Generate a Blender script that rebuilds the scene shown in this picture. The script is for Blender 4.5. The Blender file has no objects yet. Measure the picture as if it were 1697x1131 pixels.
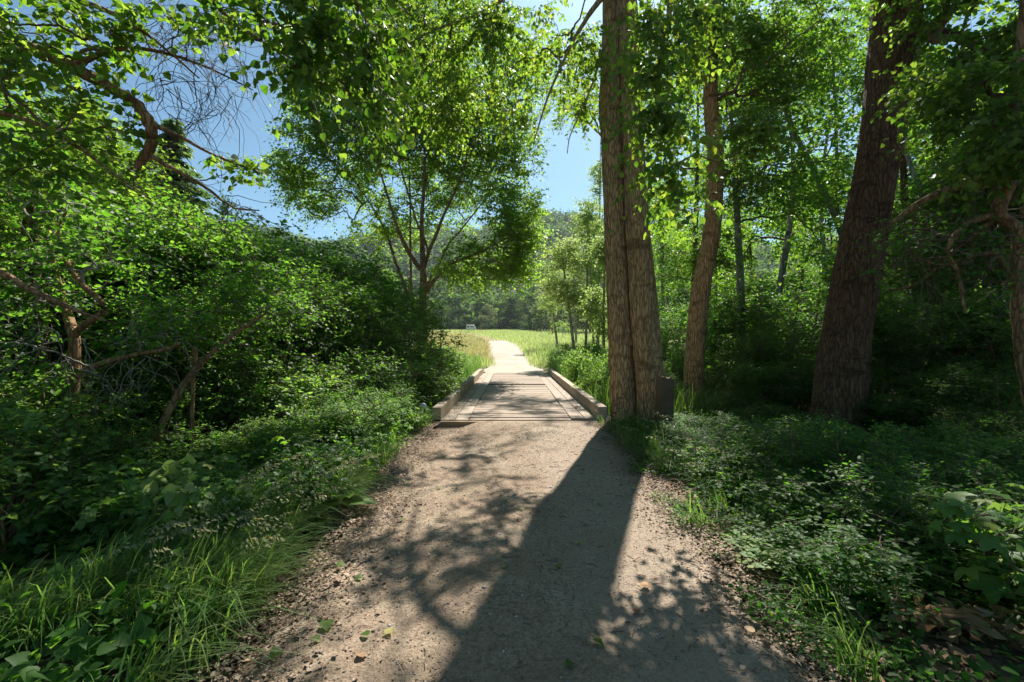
import bpy, math, random
import numpy as np
from mathutils import Vector

# ------------------------------------------------------------------ camera, sky, sun, exposure
SC = bpy.context.scene
COL = SC.collection
rng = np.random.default_rng(11)
cam_d = bpy.data.cameras.new("camera"); cam = bpy.data.objects.new("camera", cam_d); COL.objects.link(cam)
CAMZ = 1.5
cam.location = (0, 0, CAMZ); cam.rotation_euler = (math.radians(90), 0, 0)
cam_d.sensor_width = 36; cam_d.lens = 16.0; cam_d.clip_start = .05; cam_d.clip_end = 3000
SC.camera = cam
SUN_EL = math.radians(50); SUN_AZ = math.radians(17)          # azimuth from +Y towards +X
w = bpy.data.worlds.new("World"); SC.world = w; w.use_nodes = True
nt = w.node_tree; bgn = nt.nodes['Background']
sky = nt.nodes.new('ShaderNodeTexSky'); sky.sky_type = 'NISHITA'; sky.sun_disc = False
sky.sun_elevation = SUN_EL; sky.sun_rotation = SUN_AZ; sky.altitude = 500; sky.air_density = 1.0; sky.dust_density = 1.4; sky.ozone_density = .6
tn = nt.nodes.new('ShaderNodeMix'); tn.data_type = 'RGBA'; tn.blend_type = 'MULTIPLY'; tn.inputs[0].default_value = 1; tn.inputs[7].default_value = (.70, 1.02, 1.08, 1)
nt.links.new(sky.outputs[0], tn.inputs[6]); nt.links.new(tn.outputs[2], bgn.inputs[0]); bgn.inputs[1].default_value = .055
sd = bpy.data.lights.new("sun", 'SUN'); sd.energy = 5.0; sd.angle = math.radians(.53); sd.color = (1, .95, .87)
sun = bpy.data.objects.new("sun", sd); COL.objects.link(sun)
sv = Vector((math.sin(SUN_AZ)*math.cos(SUN_EL), math.cos(SUN_AZ)*math.cos(SUN_EL), math.sin(SUN_EL)))
sun.rotation_euler = sv.to_track_quat('Z', 'Y').to_euler()
SC.view_settings.view_transform = 'Standard'; SC.view_settings.look = 'None'
SC.view_settings.exposure = 1.15; SC.view_settings.gamma = 1
SC.render.engine = 'CYCLES'
cy = SC.cycles
cy.max_bounces = 6; cy.diffuse_bounces = 3; cy.glossy_bounces = 2; cy.transmission_bounces = 4; cy.transparent_max_bounces = 4
cy.volume_bounces = 0; cy.sample_clamp_indirect = 6; cy.caustics_reflective = False; cy.caustics_refractive = False
F = 754.0
def W(px, py, Y): return np.array([(px-848.5)/F*Y, Y, CAMZ+(565.5-py)/F*Y])   # photo pixel at depth Y -> world

# ------------------------------------------------------------------ mesh helpers
def link(name, me, parent=None, loc=None):
    o = bpy.data.objects.new(name, me); COL.objects.link(o)
    if loc is not None: o.location = loc
    if parent is not None: o.parent = parent
    return o
def tag(o, label, cat, group=None, kind=None):
    o['label'] = label; o['category'] = cat
    if group: o['group'] = group
    if kind: o['kind'] = kind
    return o
def empty(name, loc, label, cat, group=None, rz=0):
    o = bpy.data.objects.new(name, None); COL.objects.link(o); o.empty_display_size = .2
    o.location = loc; o.rotation_euler = (0, 0, rz)
    return tag(o, label, cat, group)
def qmesh(name, V, Q, mat, tint=None, smooth=True):
    V = np.ascontiguousarray(V, dtype=np.float32); Q = np.ascontiguousarray(Q, dtype=np.int32)
    me = bpy.data.meshes.new(name)
    me.vertices.add(len(V)); me.vertices.foreach_set('co', V.ravel())
    k = Q.shape[1]
    me.loops.add(Q.size); me.loops.foreach_set('vertex_index', Q.ravel())
    me.polygons.add(len(Q)); me.polygons.foreach_set('loop_start', np.arange(len(Q), dtype=np.int32)*k)
    me.update(calc_edges=True)
    if tint is not None:
        a = me.attributes.new('tint', 'FLOAT', 'FACE'); a.data.foreach_set('value', np.ascontiguousarray(tint, dtype=np.float32))
    if not smooth: me.shade_flat()
    if mat is not None: me.materials.append(mat)
    return me
def norm(v): return v/np.maximum(np.linalg.norm(v, axis=-1, keepdims=True), 1e-9)
def cat_geo(gs):
    Vs, Qs, Ts, n = [], [], [], 0
    for g in gs:
        Vs.append(g[0]); Qs.append(g[1]+n); n += len(g[0])
        Ts.append(g[2] if len(g) > 2 and g[2] is not None else np.full(len(g[1]), .5))
    return np.concatenate(Vs), np.concatenate(Qs), np.concatenate(Ts)
def boxes(bs):
    """bs: (x0,x1,y0,y1,z0,z1[,rz]) -> quads; tiny bevel on the long edges by an inset top."""
    gs = []
    for b in bs:
        x0, x1, y0, y1, z0, z1 = b[:6]; c = min(.008, (x1-x0)*.12, (y1-y0)*.12, (z1-z0)*.3)
        V = np.array([[x0, y0, z0], [x1, y0, z0], [x1, y1, z0], [x0, y1, z0], [x0, y0, z1-c], [x1, y0, z1-c], [x1, y1, z1-c], [x0, y1, z1-c],
                      [x0+c, y0+c, z1], [x1-c, y0+c, z1], [x1-c, y1-c, z1], [x0+c, y1-c, z1]], float)
        if len(b) > 6:
            cx, cyy = (x0+x1)/2, (y0+y1)/2; a = b[6]; d = V[:, :2]-[cx, cyy]
            V[:, 0] = cx+d[:, 0]*math.cos(a)-d[:, 1]*math.sin(a); V[:, 1] = cyy+d[:, 0]*math.sin(a)+d[:, 1]*math.cos(a)
        Q = np.array([[0, 3, 2, 1], [0, 1, 5, 4], [1, 2, 6, 5], [2, 3, 7, 6], [3, 0, 4, 7], [4, 5, 9, 8], [5, 6, 10, 9], [6, 7, 11, 10], [7, 4, 8, 11], [8, 9, 10, 11]])
        gs.append((V, Q, np.full(len(Q), rng.random())))
    return cat_geo(gs)
def tube_batch(P, R, sides):
    """P (N,K,3) centre lines, R (N,K) radii."""
    N, K = P.shape[:2]
    T = norm(np.gradient(P, axis=1))
    ref = np.where(np.abs(T[:, :1, 2:3]) > .9, np.array([[[1., 0, 0]]]), np.array([[[0., 0, 1]]]))
    A = norm(np.cross(T, np.broadcast_to(ref, T.shape))); B = np.cross(T, A)
    th = np.arange(sides)*2*math.pi/sides
    V = P[:, :, None]+R[:, :, None, None]*(np.cos(th)[None, None, :, None]*A[:, :, None]+np.sin(th)[None, None, :, None]*B[:, :, None])
    idx = np.arange(N*K*sides).reshape(N, K, sides)
    a = idx[:, :-1]; b = np.roll(a, -1, 2); c = idx[:, 1:]; d = np.roll(c, -1, 2)
    Q = np.stack([a, b, d, c], -1).reshape(-1, 4)
    return V.reshape(-1, 3), Q, np.repeat(rng.random(N), (K-1)*sides)
def smooth_path(pts, n):
    """Catmull-Rom through the rows of pts (any columns)."""
    p = np.asarray(pts, float); p = np.vstack([2*p[0]-p[1], p, 2*p[-1]-p[-2]])
    m = len(p)-3; out = []
    for t in np.linspace(0, m-1e-6, n):
        i = int(t); u = t-i; a, b, c, d = p[i:i+4]
        out.append(.5*(2*b+(c-a)*u+(2*a-5*b+4*c-d)*u*u+(3*b-a-3*c+d)*u**3))
    return np.array(out)
def bark_tube(pts, sides=48, step=.05, ridge=.03, flare=.5, seed=0, scars=True, flare_h=.35):
    """thick trunk: pts rows (x,y,z,r); furrowed, scarred, flared at the foot."""
    r = np.random.default_rng(seed)
    p = np.asarray(pts, float); L = np.linalg.norm(np.diff(p[:, :3], axis=0), axis=1).sum()
    n = max(8, int(L/step)); c = smooth_path(p, n)
    z = np.linspace(0, L, n); th = np.linspace(0, 2*math.pi, sides, endpoint=False)
    ZZ, TH = np.meshgrid(z, th, indexing='ij')
    m = np.zeros_like(ZZ)
    for k in range(7):
        f = r.integers(5, 15); m += np.abs(np.sin(f*TH*(1 if f % 2 else 1)+r.random()*6+.5*np.sin(ZZ*r.uniform(1, 4)+r.random()*6)+.35*np.sin(ZZ*r.uniform(5, 9))))/7
    lump = sum(np.sin(ZZ*r.uniform(.8, 3)+r.integers(1, 4)*TH+r.random()*6) for _ in range(5))/5
    rad = 1+ridge*2*(m-.6)+.045*lump
    if scars:
        for _ in range(int(L*2.2)):
            z0 = r.random()*L; w_ = r.uniform(.02, .05); t0 = r.random()*6.28; wd = r.uniform(.5, 1.6)
            s = np.exp(-((ZZ-z0-.06*np.cos(TH-t0))/w_)**2)*np.exp(-(np.angle(np.exp(1j*(TH-t0)))/wd)**2)
            rad += .05*s - .05*np.exp(-((ZZ-z0+.05-.06*np.cos(TH-t0))/(w_*.7))**2)*np.exp(-(np.angle(np.exp(1j*(TH-t0)))/wd)**2)
    fl = np.exp(-ZZ/flare_h); rad *= 1+flare*fl*(.7+.5*np.cos(5*TH+r.random()*6)*.6)
    R = c[:, 3][:, None]*rad
    V = np.stack([c[:, 0][:, None]+R*np.cos(TH), c[:, 1][:, None]+R*np.sin(TH), np.broadcast_to(c[:, 2][:, None], R.shape)], -1).reshape(-1, 3)
    idx = np.arange(n*sides).reshape(n, sides); a = idx[:-1]; b = np.roll(a, -1, 1); e = idx[1:]; d = np.roll(e, -1, 1)
    return V, np.stack([a, b, d, e], -1).reshape(-1, 4), None

# ------------------------------------------------------------------ leaf templates (x across, y along, z up), all quads
def strip_leaf(ts, ws, fold=.22, droop=.2):
    V, Q = [], []
    for t, w_ in zip(ts, ws):
        z = -droop*t*t
        V += [(w_, t, z+fold*w_), (0, t, z), (-w_, t, z+fold*w_)]
    for i in range(len(ts)-1):
        a = 3*i; Q += [(a, a+3, a+4, a+1), (a+1, a+4, a+5, a+2)]
    return np.array(V, float), np.array(Q)
KITE = (np.array([(0, 0, 0), (.36, .42, .09), (0, 1, -.12), (-.36, .42, .09)], float), np.array([(0, 1, 2, 3)]))
NARROW = (np.array([(0, 0, 0), (.22, .45, .05), (0, 1, -.15), (-.22, .45, .05)], float), np.array([(0, 1, 2, 3)]))
HEART6 = (np.array([(0, 0, 0), (.40, .16, .1), (.34, .58, .05), (0, 1, -.15), (-.34, .58, .05), (-.40, .16, .1)], float), np.array([(0, 1, 2, 3), (0, 3, 4, 5)]))
OVAL6 = (np.array([(0, 0, 0), (.27, .25, .07), (.29, .62, .04), (0, 1, -.15), (-.29, .62, .04), (-.27, .25, .07)], float), np.array([(0, 1, 2, 3), (0, 3, 4, 5)]))
HEART = strip_leaf([0, .06, .22, .5, .78, 1], [.04, .30, .43, .36, .17, .01])
OVAL = strip_leaf([0, .15, .4, .65, .87, 1], [.02, .19, .29, .26, .13, .01])
def lobed(n_lobes, depth, per=4):
    V = [(0, .38, .02)]; N = n_lobes*per
    for i in range(N+1):
        a = -math.pi*.5+math.radians(14)+(2*math.pi-math.radians(28))*i/N
        ph = (i % per)/per; lob = 1-depth*(abs(ph-.5)*2) if 0 < i < N else .62
        r = .56*lob*(.8+.28*math.sin((a+math.pi/2)/2)**2)
        V.append((r*math.cos(a)*1.05, .38+r*math.sin(a), .06*math.sin(i*1.7)-.12*(r/.56)**2))
    V[1] = V[-1] = (0, .12, 0)
    V.append((0, .121, 0)); Q = [(0, i, i+1, i+2) for i in range(1, N, 2)]
    if N % 2: pass
    return np.array(V, float)[:N+2], np.array(Q)
LOBED = lobed(5, .42); BURDOCK = strip_leaf([0, .05, .2, .4, .62, .82, .94, 1], [.05, .36, .47, .45, .37, .23, .1, .01], fold=.3, droop=.3)
def leaf_geo(P, A, N, S, T, tint=None, wvar=.2):
    TV, TQ = T; n = len(P)
    A = norm(A); B = norm(np.cross(A, N)); N = np.cross(B, A)
    wx = (1+wvar*(rng.random(n)-.5))*S; cz = S*rng.uniform(.3, 1.6, n)
    V = P[:, None]+wx[:, None, None]*TV[None, :, 0:1]*B[:, None]+S[:, None, None]*TV[None, :, 1:2]*A[:, None]+cz[:, None, None]*TV[None, :, 2:3]*N[:, None]
    Q = (TQ[None]+(np.arange(n)*len(TV))[:, None, None]).reshape(-1, 4)
    t = rng.random(n) if tint is None else tint
    return V.reshape(-1, 3), Q, np.repeat(t, len(TQ))
UP = np.array([0, 0, 1.])
def rv(n): return norm(rng.normal(size=(n, 3)))

# ------------------------------------------------------------------ materials
def new_mat(name):
    m = bpy.data.materials.new(name); m.use_nodes = True; n = m.node_tree
    return m, n, n.nodes, n.links, n.nodes['Principled BSDF']
def nod(nodes, typ, **kw):
    x = nodes.new(typ)
    for k, v in kw.items(): setattr(x, k, v)
    return x
def mixc(nodes, links, fac, a, b, blend='MIX'):
    m = nodes.new('ShaderNodeMix'); m.data_type = 'RGBA'; m.blend_type = blend
    for s, v in ((m.inputs[0], fac), (m.inputs[6], a), (m.inputs[7], b)):
        if hasattr(v, 'links'): links.new(v, s)
        else: s.default_value = v if not isinstance(v, tuple) else (*v, 1)[:4]
    return m.outputs[2]
def ramp(nodes, links, src, stops):
    r = nodes.new('ShaderNodeValToRGB'); el = r.color_ramp.elements
    while len(el) < len(stops): el.new(.5)
    for e, (p, c) in zip(el, stops): e.position = p; e.color = (*c, 1) if isinstance(c, tuple) else (c, c, c, 1)
    links.new(src, r.inputs[0]); return r.outputs[0]
def noise(nodes, links, vec, scale, detail=4, rough=.6):
    n = nodes.new('ShaderNodeTexNoise'); n.inputs['Scale'].default_value = scale; n.inputs['Detail'].default_value = detail; n.inputs['Roughness'].default_value = rough
    if vec is not None: links.new(vec, n.inputs['Vector'])
    return n.outputs[0]
def leaf_mat(name, r1, r2, t1, t2, rough=.5, trans=.5, spec=.3):
    m, n, N, L, p = new_mat(name)
    at = nod(N, 'ShaderNodeAttribute', attribute_name='tint')
    oi = nod(N, 'ShaderNodeObjectInfo')
    ma = nod(N, 'ShaderNodeMath', operation='MULTIPLY_ADD'); L.new(oi.outputs['Random'], ma.inputs[0]); ma.inputs[1].default_value = .3; L.new(at.outputs['Fac'], ma.inputs[2])
    mb = nod(N, 'ShaderNodeMath', operation='SUBTRACT'); L.new(ma.outputs[0], mb.inputs[0]); mb.inputs[1].default_value = .15; mb.use_clamp = True
    r3 = (r2[0]*1.5, r2[1]*1.1, r2[2]*.9); t3 = (min(.6, t2[0]*1.25), t2[1], t2[2])
    rc = ramp(N, L, mb.outputs[0], [(0, r1), (.92, r2), (1, r3)]); tc = ramp(N, L, mb.outputs[0], [(0, t1), (.92, t2), (1, t3)])
    L.new(rc, p.inputs['Base Color']); p.inputs['Roughness'].default_value = rough; p.inputs['Specular IOR Level'].default_value = spec
    tr = nod(N, 'ShaderNodeBsdfTranslucent'); L.new(tc, tr.inputs[0])
    mx = nod(N, 'ShaderNodeMixShader'); mx.inputs[0].default_value = trans
    L.new(p.outputs[0], mx.inputs[1]); L.new(tr.outputs[0], mx.inputs[2])
    L.new(mx.outputs[0], N['Material Output'].inputs[0]); return m
M = {}
M['poplar'] = leaf_mat('poplar_leaf', (.045, .105, .018), (.09, .15, .03), (.13, .33, .015), (.40, .60, .05), spec=.4)
M['maple'] = leaf_mat('small_leaf', (.032, .085, .017), (.06, .12, .025), (.26, .52, .03), (.46, .70, .07))
M['shrub'] = leaf_mat('shrub_leaf', (.028, .08, .016), (.06, .13, .026), (.12, .36, .016), (.30, .58, .05))
M['deep'] = leaf_mat('deep_leaf', (.024, .075, .016), (.055, .13, .026), (.07, .28, .014), (.22, .50, .035), rough=.5, spec=.2)
M['wood_tree'] = leaf_mat('woodland_leaf', (.035, .09, .017), (.07, .135, .028), (.16, .42, .02), (.38, .62, .05))
M['aspen'] = leaf_mat('pale_leaf', (.13, .20, .06), (.26, .32, .13), (.32, .50, .08), (.50, .64, .18))
M['needle'] = leaf_mat('needle', (.06, .12, .05), (.10, .16, .07), (.12, .24, .05), (.2, .32, .08), trans=.45)
M['far'] = leaf_mat('far_leaf', (.05, .10, .035), (.11, .16, .06), (.08, .19, .03), (.2, .32, .07), trans=.4, rough=.9, spec=.05)
M['far_pale'] = leaf_mat('far_pale_leaf', (.13, .17, .08), (.22, .25, .13), (.22, .30, .08), (.32, .38, .14), trans=.4, rough=.9, spec=.05)
M['grass'] = leaf_mat('grass_blade', (.05, .115, .032), (.14, .21, .075), (.10, .28, .02), (.28, .45, .07), rough=.36, spec=.5)
M['meadow'] = leaf_mat('meadow_grass', (.28, .35, .11), (.46, .48, .20), (.36, .50, .11), (.54, .62, .24), rough=.6)
M['gold'] = leaf_mat('dry_grass', (.36, .30, .12), (.48, .38, .16), (.36, .30, .10), (.5, .4, .16), rough=.7)
M['weed'] = leaf_mat('weed_leaf', (.07, .16, .04), (.14, .24, .06), (.18, .40, .03), (.34, .54, .08))
M['straw'] = leaf_mat('seed_head', (.30, .30, .16), (.42, .40, .24), (.25, .28, .10), (.4, .4, .2), rough=.6)
M['litter'] = leaf_mat('dry_litter', (.14, .09, .055), (.42, .32, .24), (.10, .06, .03), (.2, .15, .1), rough=.8, trans=.12, spec=.2)
M['deadleaf'] = leaf_mat('dead_leaf', (.22, .13, .07), (.42, .30, .18), (.3, .16, .06), (.4, .26, .1), rough=.7, trans=.3, spec=.2)
M['stone'] = leaf_mat('pebble', (.22, .20, .18), (.55, .53, .5), (.1, .1, .1), (.1, .1, .1), rough=.8, trans=.0, spec=.2)

def bark_mat(name, c1, c2, c3, vs=14, bump=.6):
    m, n, N, L, p = new_mat(name)
    tc = nod(N, 'ShaderNodeTexCoord'); mp = nod(N, 'ShaderNodeMapping'); mp.inputs['Scale'].default_value = (1, 1, .16); L.new(tc.outputs['Object'], mp.inputs[0])
    a = noise(N, L, mp.outputs[0], vs*2.2, 6, .65); mp2 = nod(N, 'ShaderNodeMapping'); mp2.inputs['Scale'].default_value = (1.3, 1.3, 3.6); L.new(tc.outputs['Object'], mp2.inputs[0])
    b = noise(N, L, mp2.outputs[0], 1.3, 3, .5); vo = nod(N, 'ShaderNodeTexVoronoi', feature='DISTANCE_TO_EDGE'); vo.inputs['Scale'].default_value = vs*1.6
    wq = nod(N, 'ShaderNodeVectorMath', operation='ADD'); L.new(mp.outputs[0], wq.inputs[0]); nz = nod(N, 'ShaderNodeTexNoise'); nz.inputs['Scale'].default_value = 9
    L.new(mp.outputs[0], nz.inputs['Vector']); sc_ = nod(N, 'ShaderNodeVectorMath', operation='SCALE'); L.new(nz.outputs[1], sc_.inputs[0]); sc_.inputs['Scale'].default_value = .12
    L.new(sc_.outputs[0], wq.inputs[1]); L.new(wq.outputs[0], vo.inputs['Vector'])
    fr = ramp(N, L, vo.outputs[0], [(0, 0.0), (.16, 1.0)])
    col = ramp(N, L, a, [(.3, c1), (.52, c2), (.72, c3)])
    col = mixc(N, L, ramp(N, L, fr, [(0, .8), (1, 0.)]), col, tuple(x*.42 for x in c1))
    col = mixc(N, L, ramp(N, L, b, [(.57, 0.), (.66, .75)]), col, tuple(x*.5 for x in c1))
    L.new(col, p.inputs['Base Color']); p.inputs['Roughness'].default_value = .85; p.inputs['Specular IOR Level'].default_value = .25
    h = nod(N, 'ShaderNodeMath', operation='ADD'); L.new(fr, h.inputs[0]); L.new(a, h.inputs[1])
    bp = nod(N, 'ShaderNodeBump'); bp.inputs['Strength'].default_value = bump; bp.inputs['Distance'].default_value = .05; L.new(h.outputs[0], bp.inputs['Height']); L.new(bp.outputs[0], p.inputs['Normal'])
    return m
M['bark'] = bark_mat('cottonwood_bark', (.32, .18, .08), (.58, .37, .18), (.70, .50, .28))  # lighter, warmer tone holds ground bounce light, put into the bark colour
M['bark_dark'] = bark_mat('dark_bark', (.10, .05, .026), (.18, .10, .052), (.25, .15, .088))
M['bark_grey'] = bark_mat('grey_bark', (.22, .20, .17), (.36, .33, .29), (.46, .43, .38), vs=7, bump=.3)
M['bark_red'] = bark_mat('russet_bark', (.20, .11, .05), (.34, .20, .10), (.44, .29, .16), vs=10, bump=.35)
def twig_mat(name, c1, c2):
    m, n, N, L, p = new_mat(name); at = nod(N, 'ShaderNodeAttribute', attribute_name='tint')
    L.new(mixc(N, L, at.outputs['Fac'], c1, c2), p.inputs['Base Color']); p.inputs['Roughness'].default_value = .75; p.inputs['Specular IOR Level'].default_value = .3; return m
M['twig'] = twig_mat('twig', (.09, .06, .04), (.22, .16, .11))
M['twig_grey'] = twig_mat('grey_twig', (.18, .15, .12), (.40, .36, .31))
M['twig_green'] = twig_mat('green_stem', (.10, .13, .05), (.20, .20, .09))

def wood_mat(name, c1, c2, along='Y', rough=.75):
    m, n, N, L, p = new_mat(name); tc = nod(N, 'ShaderNodeTexCoord'); mp = nod(N, 'ShaderNodeMapping')
    mp.inputs['Scale'].default_value = {'Y': (1, .06, 1), 'X': (.06, 1, 1), 'Z': (1, 1, .06)}[along]; L.new(tc.outputs['Object'], mp.inputs[0])
    at = nod(N, 'ShaderNodeAttribute', attribute_name='tint')
    a = noise(N, L, mp.outputs[0], 45, 5, .7); b = noise(N, L, tc.outputs['Object'], 2.5, 4)
    col = ramp(N, L, a, [(.3, c1), (.7, c2)])
    col = mixc(N, L, ramp(N, L, b, [(.4, 0.), (.7, .5)]), col, tuple(.5*x+.5*y for x, y in zip(c2, (.34, .27, .20))))
    col = mixc(N, L, .35, col, mixc(N, L, at.outputs['Fac'], tuple(x*.75 for x in c1), c2))
    L.new(col, p.inputs['Base Color']); p.inputs['Roughness'].default_value = rough; p.inputs['Specular IOR Level'].default_value = .25
    bp = nod(N, 'ShaderNodeBump'); bp.inputs['Strength'].default_value = .35; bp.inputs['Distance'].default_value = .01; L.new(a, bp.inputs['Height']); L.new(bp.outputs[0], p.inputs['Normal'])
    return m
M['deck'] = wood_mat('dusty_deck_wood', (.19, .14, .10), (.37, .285, .21), 'X')
M['side_deck'] = wood_mat('dusty_side_board', (.22, .17, .125), (.40, .32, .245), 'Y')
M['kerb'] = wood_mat('timber_kerb', (.24, .18, .12), (.42, .34, .25), 'Y')
M['abut'] = wood_mat('abutment_wood', (.26, .16, .09), (.40, .27, .16), 'X')
M['oldpost'] = wood_mat('grey_post_wood', (.10, .06, .03), (.24, .15, .085), 'Z')
def flat_mat(name, c, rough=.5, metal=0):
    m, n, N, L, p = new_mat(name); tc = nod(N, 'ShaderNodeTexCoord'); a = noise(N, L, tc.outputs['Object'], 6, 4)
    L.new(mixc(N, L, a, tuple(x*.8 for x in c), tuple(min(1, x*1.15) for x in c)), p.inputs['Base Color']); p.inputs['Roughness'].default_value = rough; p.inputs['Metallic'].default_value = metal; return m
M['white'] = flat_mat('white_paint', (.75, .75, .73), .35); M['glass_dark'] = flat_mat('dark_glass', (.03, .035, .04), .1); M['rubber'] = flat_mat('rubber', (.03, .03, .03), .8)
M['silver'] = flat_mat('pale_car_paint', (.55, .58, .62), .3); M['reflector'] = flat_mat('reflector_grey', (.42, .47, .55), .35); M['stake'] = flat_mat('rusty_stake', (.10, .07, .05), .7)

def dirt_mat(name, c1, c2, c3, speck=.6, pale=(.62, .56, .5), sc=1.):
    m, n, N, L, p = new_mat(name); tc = nod(N, 'ShaderNodeTexCoord'); g = tc.outputs['Object']
    a = noise(N, L, g, 1.1*sc, 6, .6); b = noise(N, L, g, 42*sc, 8, .8); c = noise(N, L, g, 7*sc, 6, .7)
    col = ramp(N, L, a, [(.32, c1), (.52, c2), (.72, c3)])
    col = mixc(N, L, ramp(N, L, c, [(.35, 0.), (.75, .6)]), col, c1)
    col = mixc(N, L, ramp(N, L, b, [(.38, .85), (.55, 0.)]), col, tuple(x*.45 for x in c1))
    for s, th, cc in ((90, .13, pale), (55, .09, tuple(x*.3 for x in c1)), (160, .16, tuple(x*1.25 for x in c3)), (34, .06, pale)):
        v = nod(N, 'ShaderNodeTexVoronoi'); v.inputs['Scale'].default_value = s*sc; L.new(g, v.inputs['Vector'])
        f = ramp(N, L, v.outputs['Distance'], [(th, speck), (th+.06, 0.)])
        wn = nod(N, 'ShaderNodeMath', operation='GREATER_THAN'); sp = nod(N, 'ShaderNodeSeparateColor'); L.new(v.outputs['Color'], sp.inputs[0]); L.new(sp.outputs[0], wn.inputs[0]); wn.inputs[1].default_value = .55
        mu = nod(N, 'ShaderNodeMath', operation='MULTIPLY'); L.new(f, mu.inputs[0]); L.new(wn.outputs[0], mu.inputs[1])
        col = mixc(N, L, mu.outputs[0], col, cc)
    L.new(col, p.inputs['Base Color']); p.inputs['Roughness'].default_value = .9; p.inputs['Specular IOR Level'].default_value = .2
    v2 = nod(N, 'ShaderNodeTexVoronoi'); v2.inputs['Scale'].default_value = 70*sc; L.new(g, v2.inputs['Vector'])
    ad = nod(N, 'ShaderNodeMath', operation='ADD'); L.new(b, ad.inputs[0]); L.new(c, ad.inputs[1]); ad2 = nod(N, 'ShaderNodeMath', operation='SUBTRACT'); L.new(ad.outputs[0], ad2.inputs[0])
    ml = nod(N, 'ShaderNodeMath', operation='MULTIPLY'); L.new(v2.outputs[0], ml.inputs[0]); ml.inputs[1].default_value = .35; L.new(ml.outputs[0], ad2.inputs[1])
    bp = nod(N, 'ShaderNodeBump'); bp.inputs['Strength'].default_value = .8; bp.inputs['Distance'].default_value = .018; L.new(ad2.outputs[0], bp.inputs['Height']); L.new(bp.outputs[0], p.inputs['Normal'])
    return m
M['path'] = dirt_mat('path_dirt', (.26, .19, .13), (.37, .285, .20), (.48, .40, .30))
def rut_sky_tint():
    m = M['path']; N = m.node_tree.nodes; L = m.node_tree.links; p = N['Principled BSDF']; old = p.inputs['Base Color'].links[0].from_socket
    tc = nod(N, 'ShaderNodeTexCoord'); sx = nod(N, 'ShaderNodeSeparateXYZ'); L.new(tc.outputs['Object'], sx.inputs[0]); nz = noise(N, L, tc.outputs['Object'], 1.6, 5, .65)
    ad = nod(N, 'ShaderNodeMath', operation='MULTIPLY_ADD'); L.new(nz, ad.inputs[0]); ad.inputs[1].default_value = .9; L.new(sx.outputs[0], ad.inputs[2])
    f = ramp(N, L, ad.outputs[0], [(.7, 0.), (1.15, .42)]); rr = f.node.color_ramp.elements.new(.0); 
    f2 = ramp(N, L, nz, [(.45, 0.), (.66, .4)]); old = mixc(N, L, f2, old, (.27, .175, .115))
    L.new(mixc(N, L, f, old, (.37, .295, .23)), p.inputs['Base Color'])  # right side greyer: compacted dirt plus its sky reflection put into the colour
rut_sky_tint()
M['road'] = dirt_mat('road_gravel', (.38, .31, .24), (.50, .43, .35), (.60, .54, .46), speck=.4, sc=.5)
M['soil'] = dirt_mat('woodland_soil', (.07, .05, .035), (.11, .08, .055), (.16, .12, .085), sc=.7)
def ground_mat():
    """soil near the camera, meadow turf beyond the bridge, dark wooded ground on the hill"""
    m = M['soil']; N = m.node_tree.nodes; L = m.node_tree.links; p = N['Principled BSDF']
    geo = nod(N, 'ShaderNodeNewGeometry'); sx = nod(N, 'ShaderNodeSeparateXYZ'); L.new(geo.outputs['Position'], sx.inputs[0])
    old = p.inputs['Base Color'].links[0].from_socket
    nz = noise(N, L, geo.outputs['Position'], .12, 4); turf = ramp(N, L, nz, [(.35, (.13, .17, .06)), (.6, (.24, .24, .09)), (.75, (.36, .30, .12))])
    mr = nod(N, 'ShaderNodeMapRange'); L.new(sx.outputs[1], mr.inputs[0]); mr.inputs[1].default_value = 21; mr.inputs[2].default_value = 26
    mh = nod(N, 'ShaderNodeMapRange'); L.new(sx.outputs[1], mh.inputs[0]); mh.inputs[1].default_value = 205; mh.inputs[2].default_value = 225
    c = mixc(N, L, mr.outputs[0], old, turf); c = mixc(N, L, mh.outputs[0], c, (.07, .075, .04)); L.new(c, p.inputs['Base Color'])
ground_mat()

# ------------------------------------------------------------------ terrain
def sst(a, b, x): t = np.clip((x-a)/(b-a), 0, 1); return t*t*(3-2*t)
def H(x, y):
    x = np.asarray(x, float); y = np.asarray(y, float)
    z = .0355*np.clip(y-23, 0, 200)
    z = z+118*sst(215, 560, y)*(1+.10*np.sin(x*.013+1)+.06*np.sin(x*.037))
    z = z-1.35*np.exp(-((y-14.3-.12*np.clip(x-2, -6, 6))/2.7)**2)*(y < 30)
    side = sst(1.6, 4.5, np.abs(x-.1))*(1-sst(16, 26, y))
    z = z-np.where(x < 0, .30, .12)*side
    z = z+.05*np.sin(x*1.7+.4*y)*np.sin(y*1.3+.7)*sst(1.7, 2.6, np.abs(x))*(1-sst(30, 60, y))
    return z
def axis(a): return np.array(sorted(set(np.round(a, 3))))
xs = axis(np.concatenate([np.arange(-12, 12, .25), np.arange(-40, 40, 2), np.arange(-120, 120, 8), np.arange(-900, 901, 40)]))
ys = axis(np.concatenate([np.arange(-6, 30, .25), np.arange(30, 70, 2), np.arange(70, 240, 8), np.arange(240, 901, 30), np.arange(-200, -6, 25)]))
XX, YY = np.meshgrid(xs, ys); ZZ = H(XX, YY)-.09*(np.abs(XX-.1) < 1.9)*(YY < 110)
idx = np.arange(XX.size).reshape(XX.shape)
g = link('ground', qmesh('ground', np.stack([XX, YY, ZZ], -1).reshape(-1, 3), np.stack([idx[:-1, :-1], idx[:-1, 1:], idx[1:, 1:], idx[1:, :-1]], -1).reshape(-1, 4), M['soil']))
g['kind'] = 'structure'; g['label'] = 'woodland soil running out to the meadow and the wooded hillside'; g['category'] = 'ground'
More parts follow.
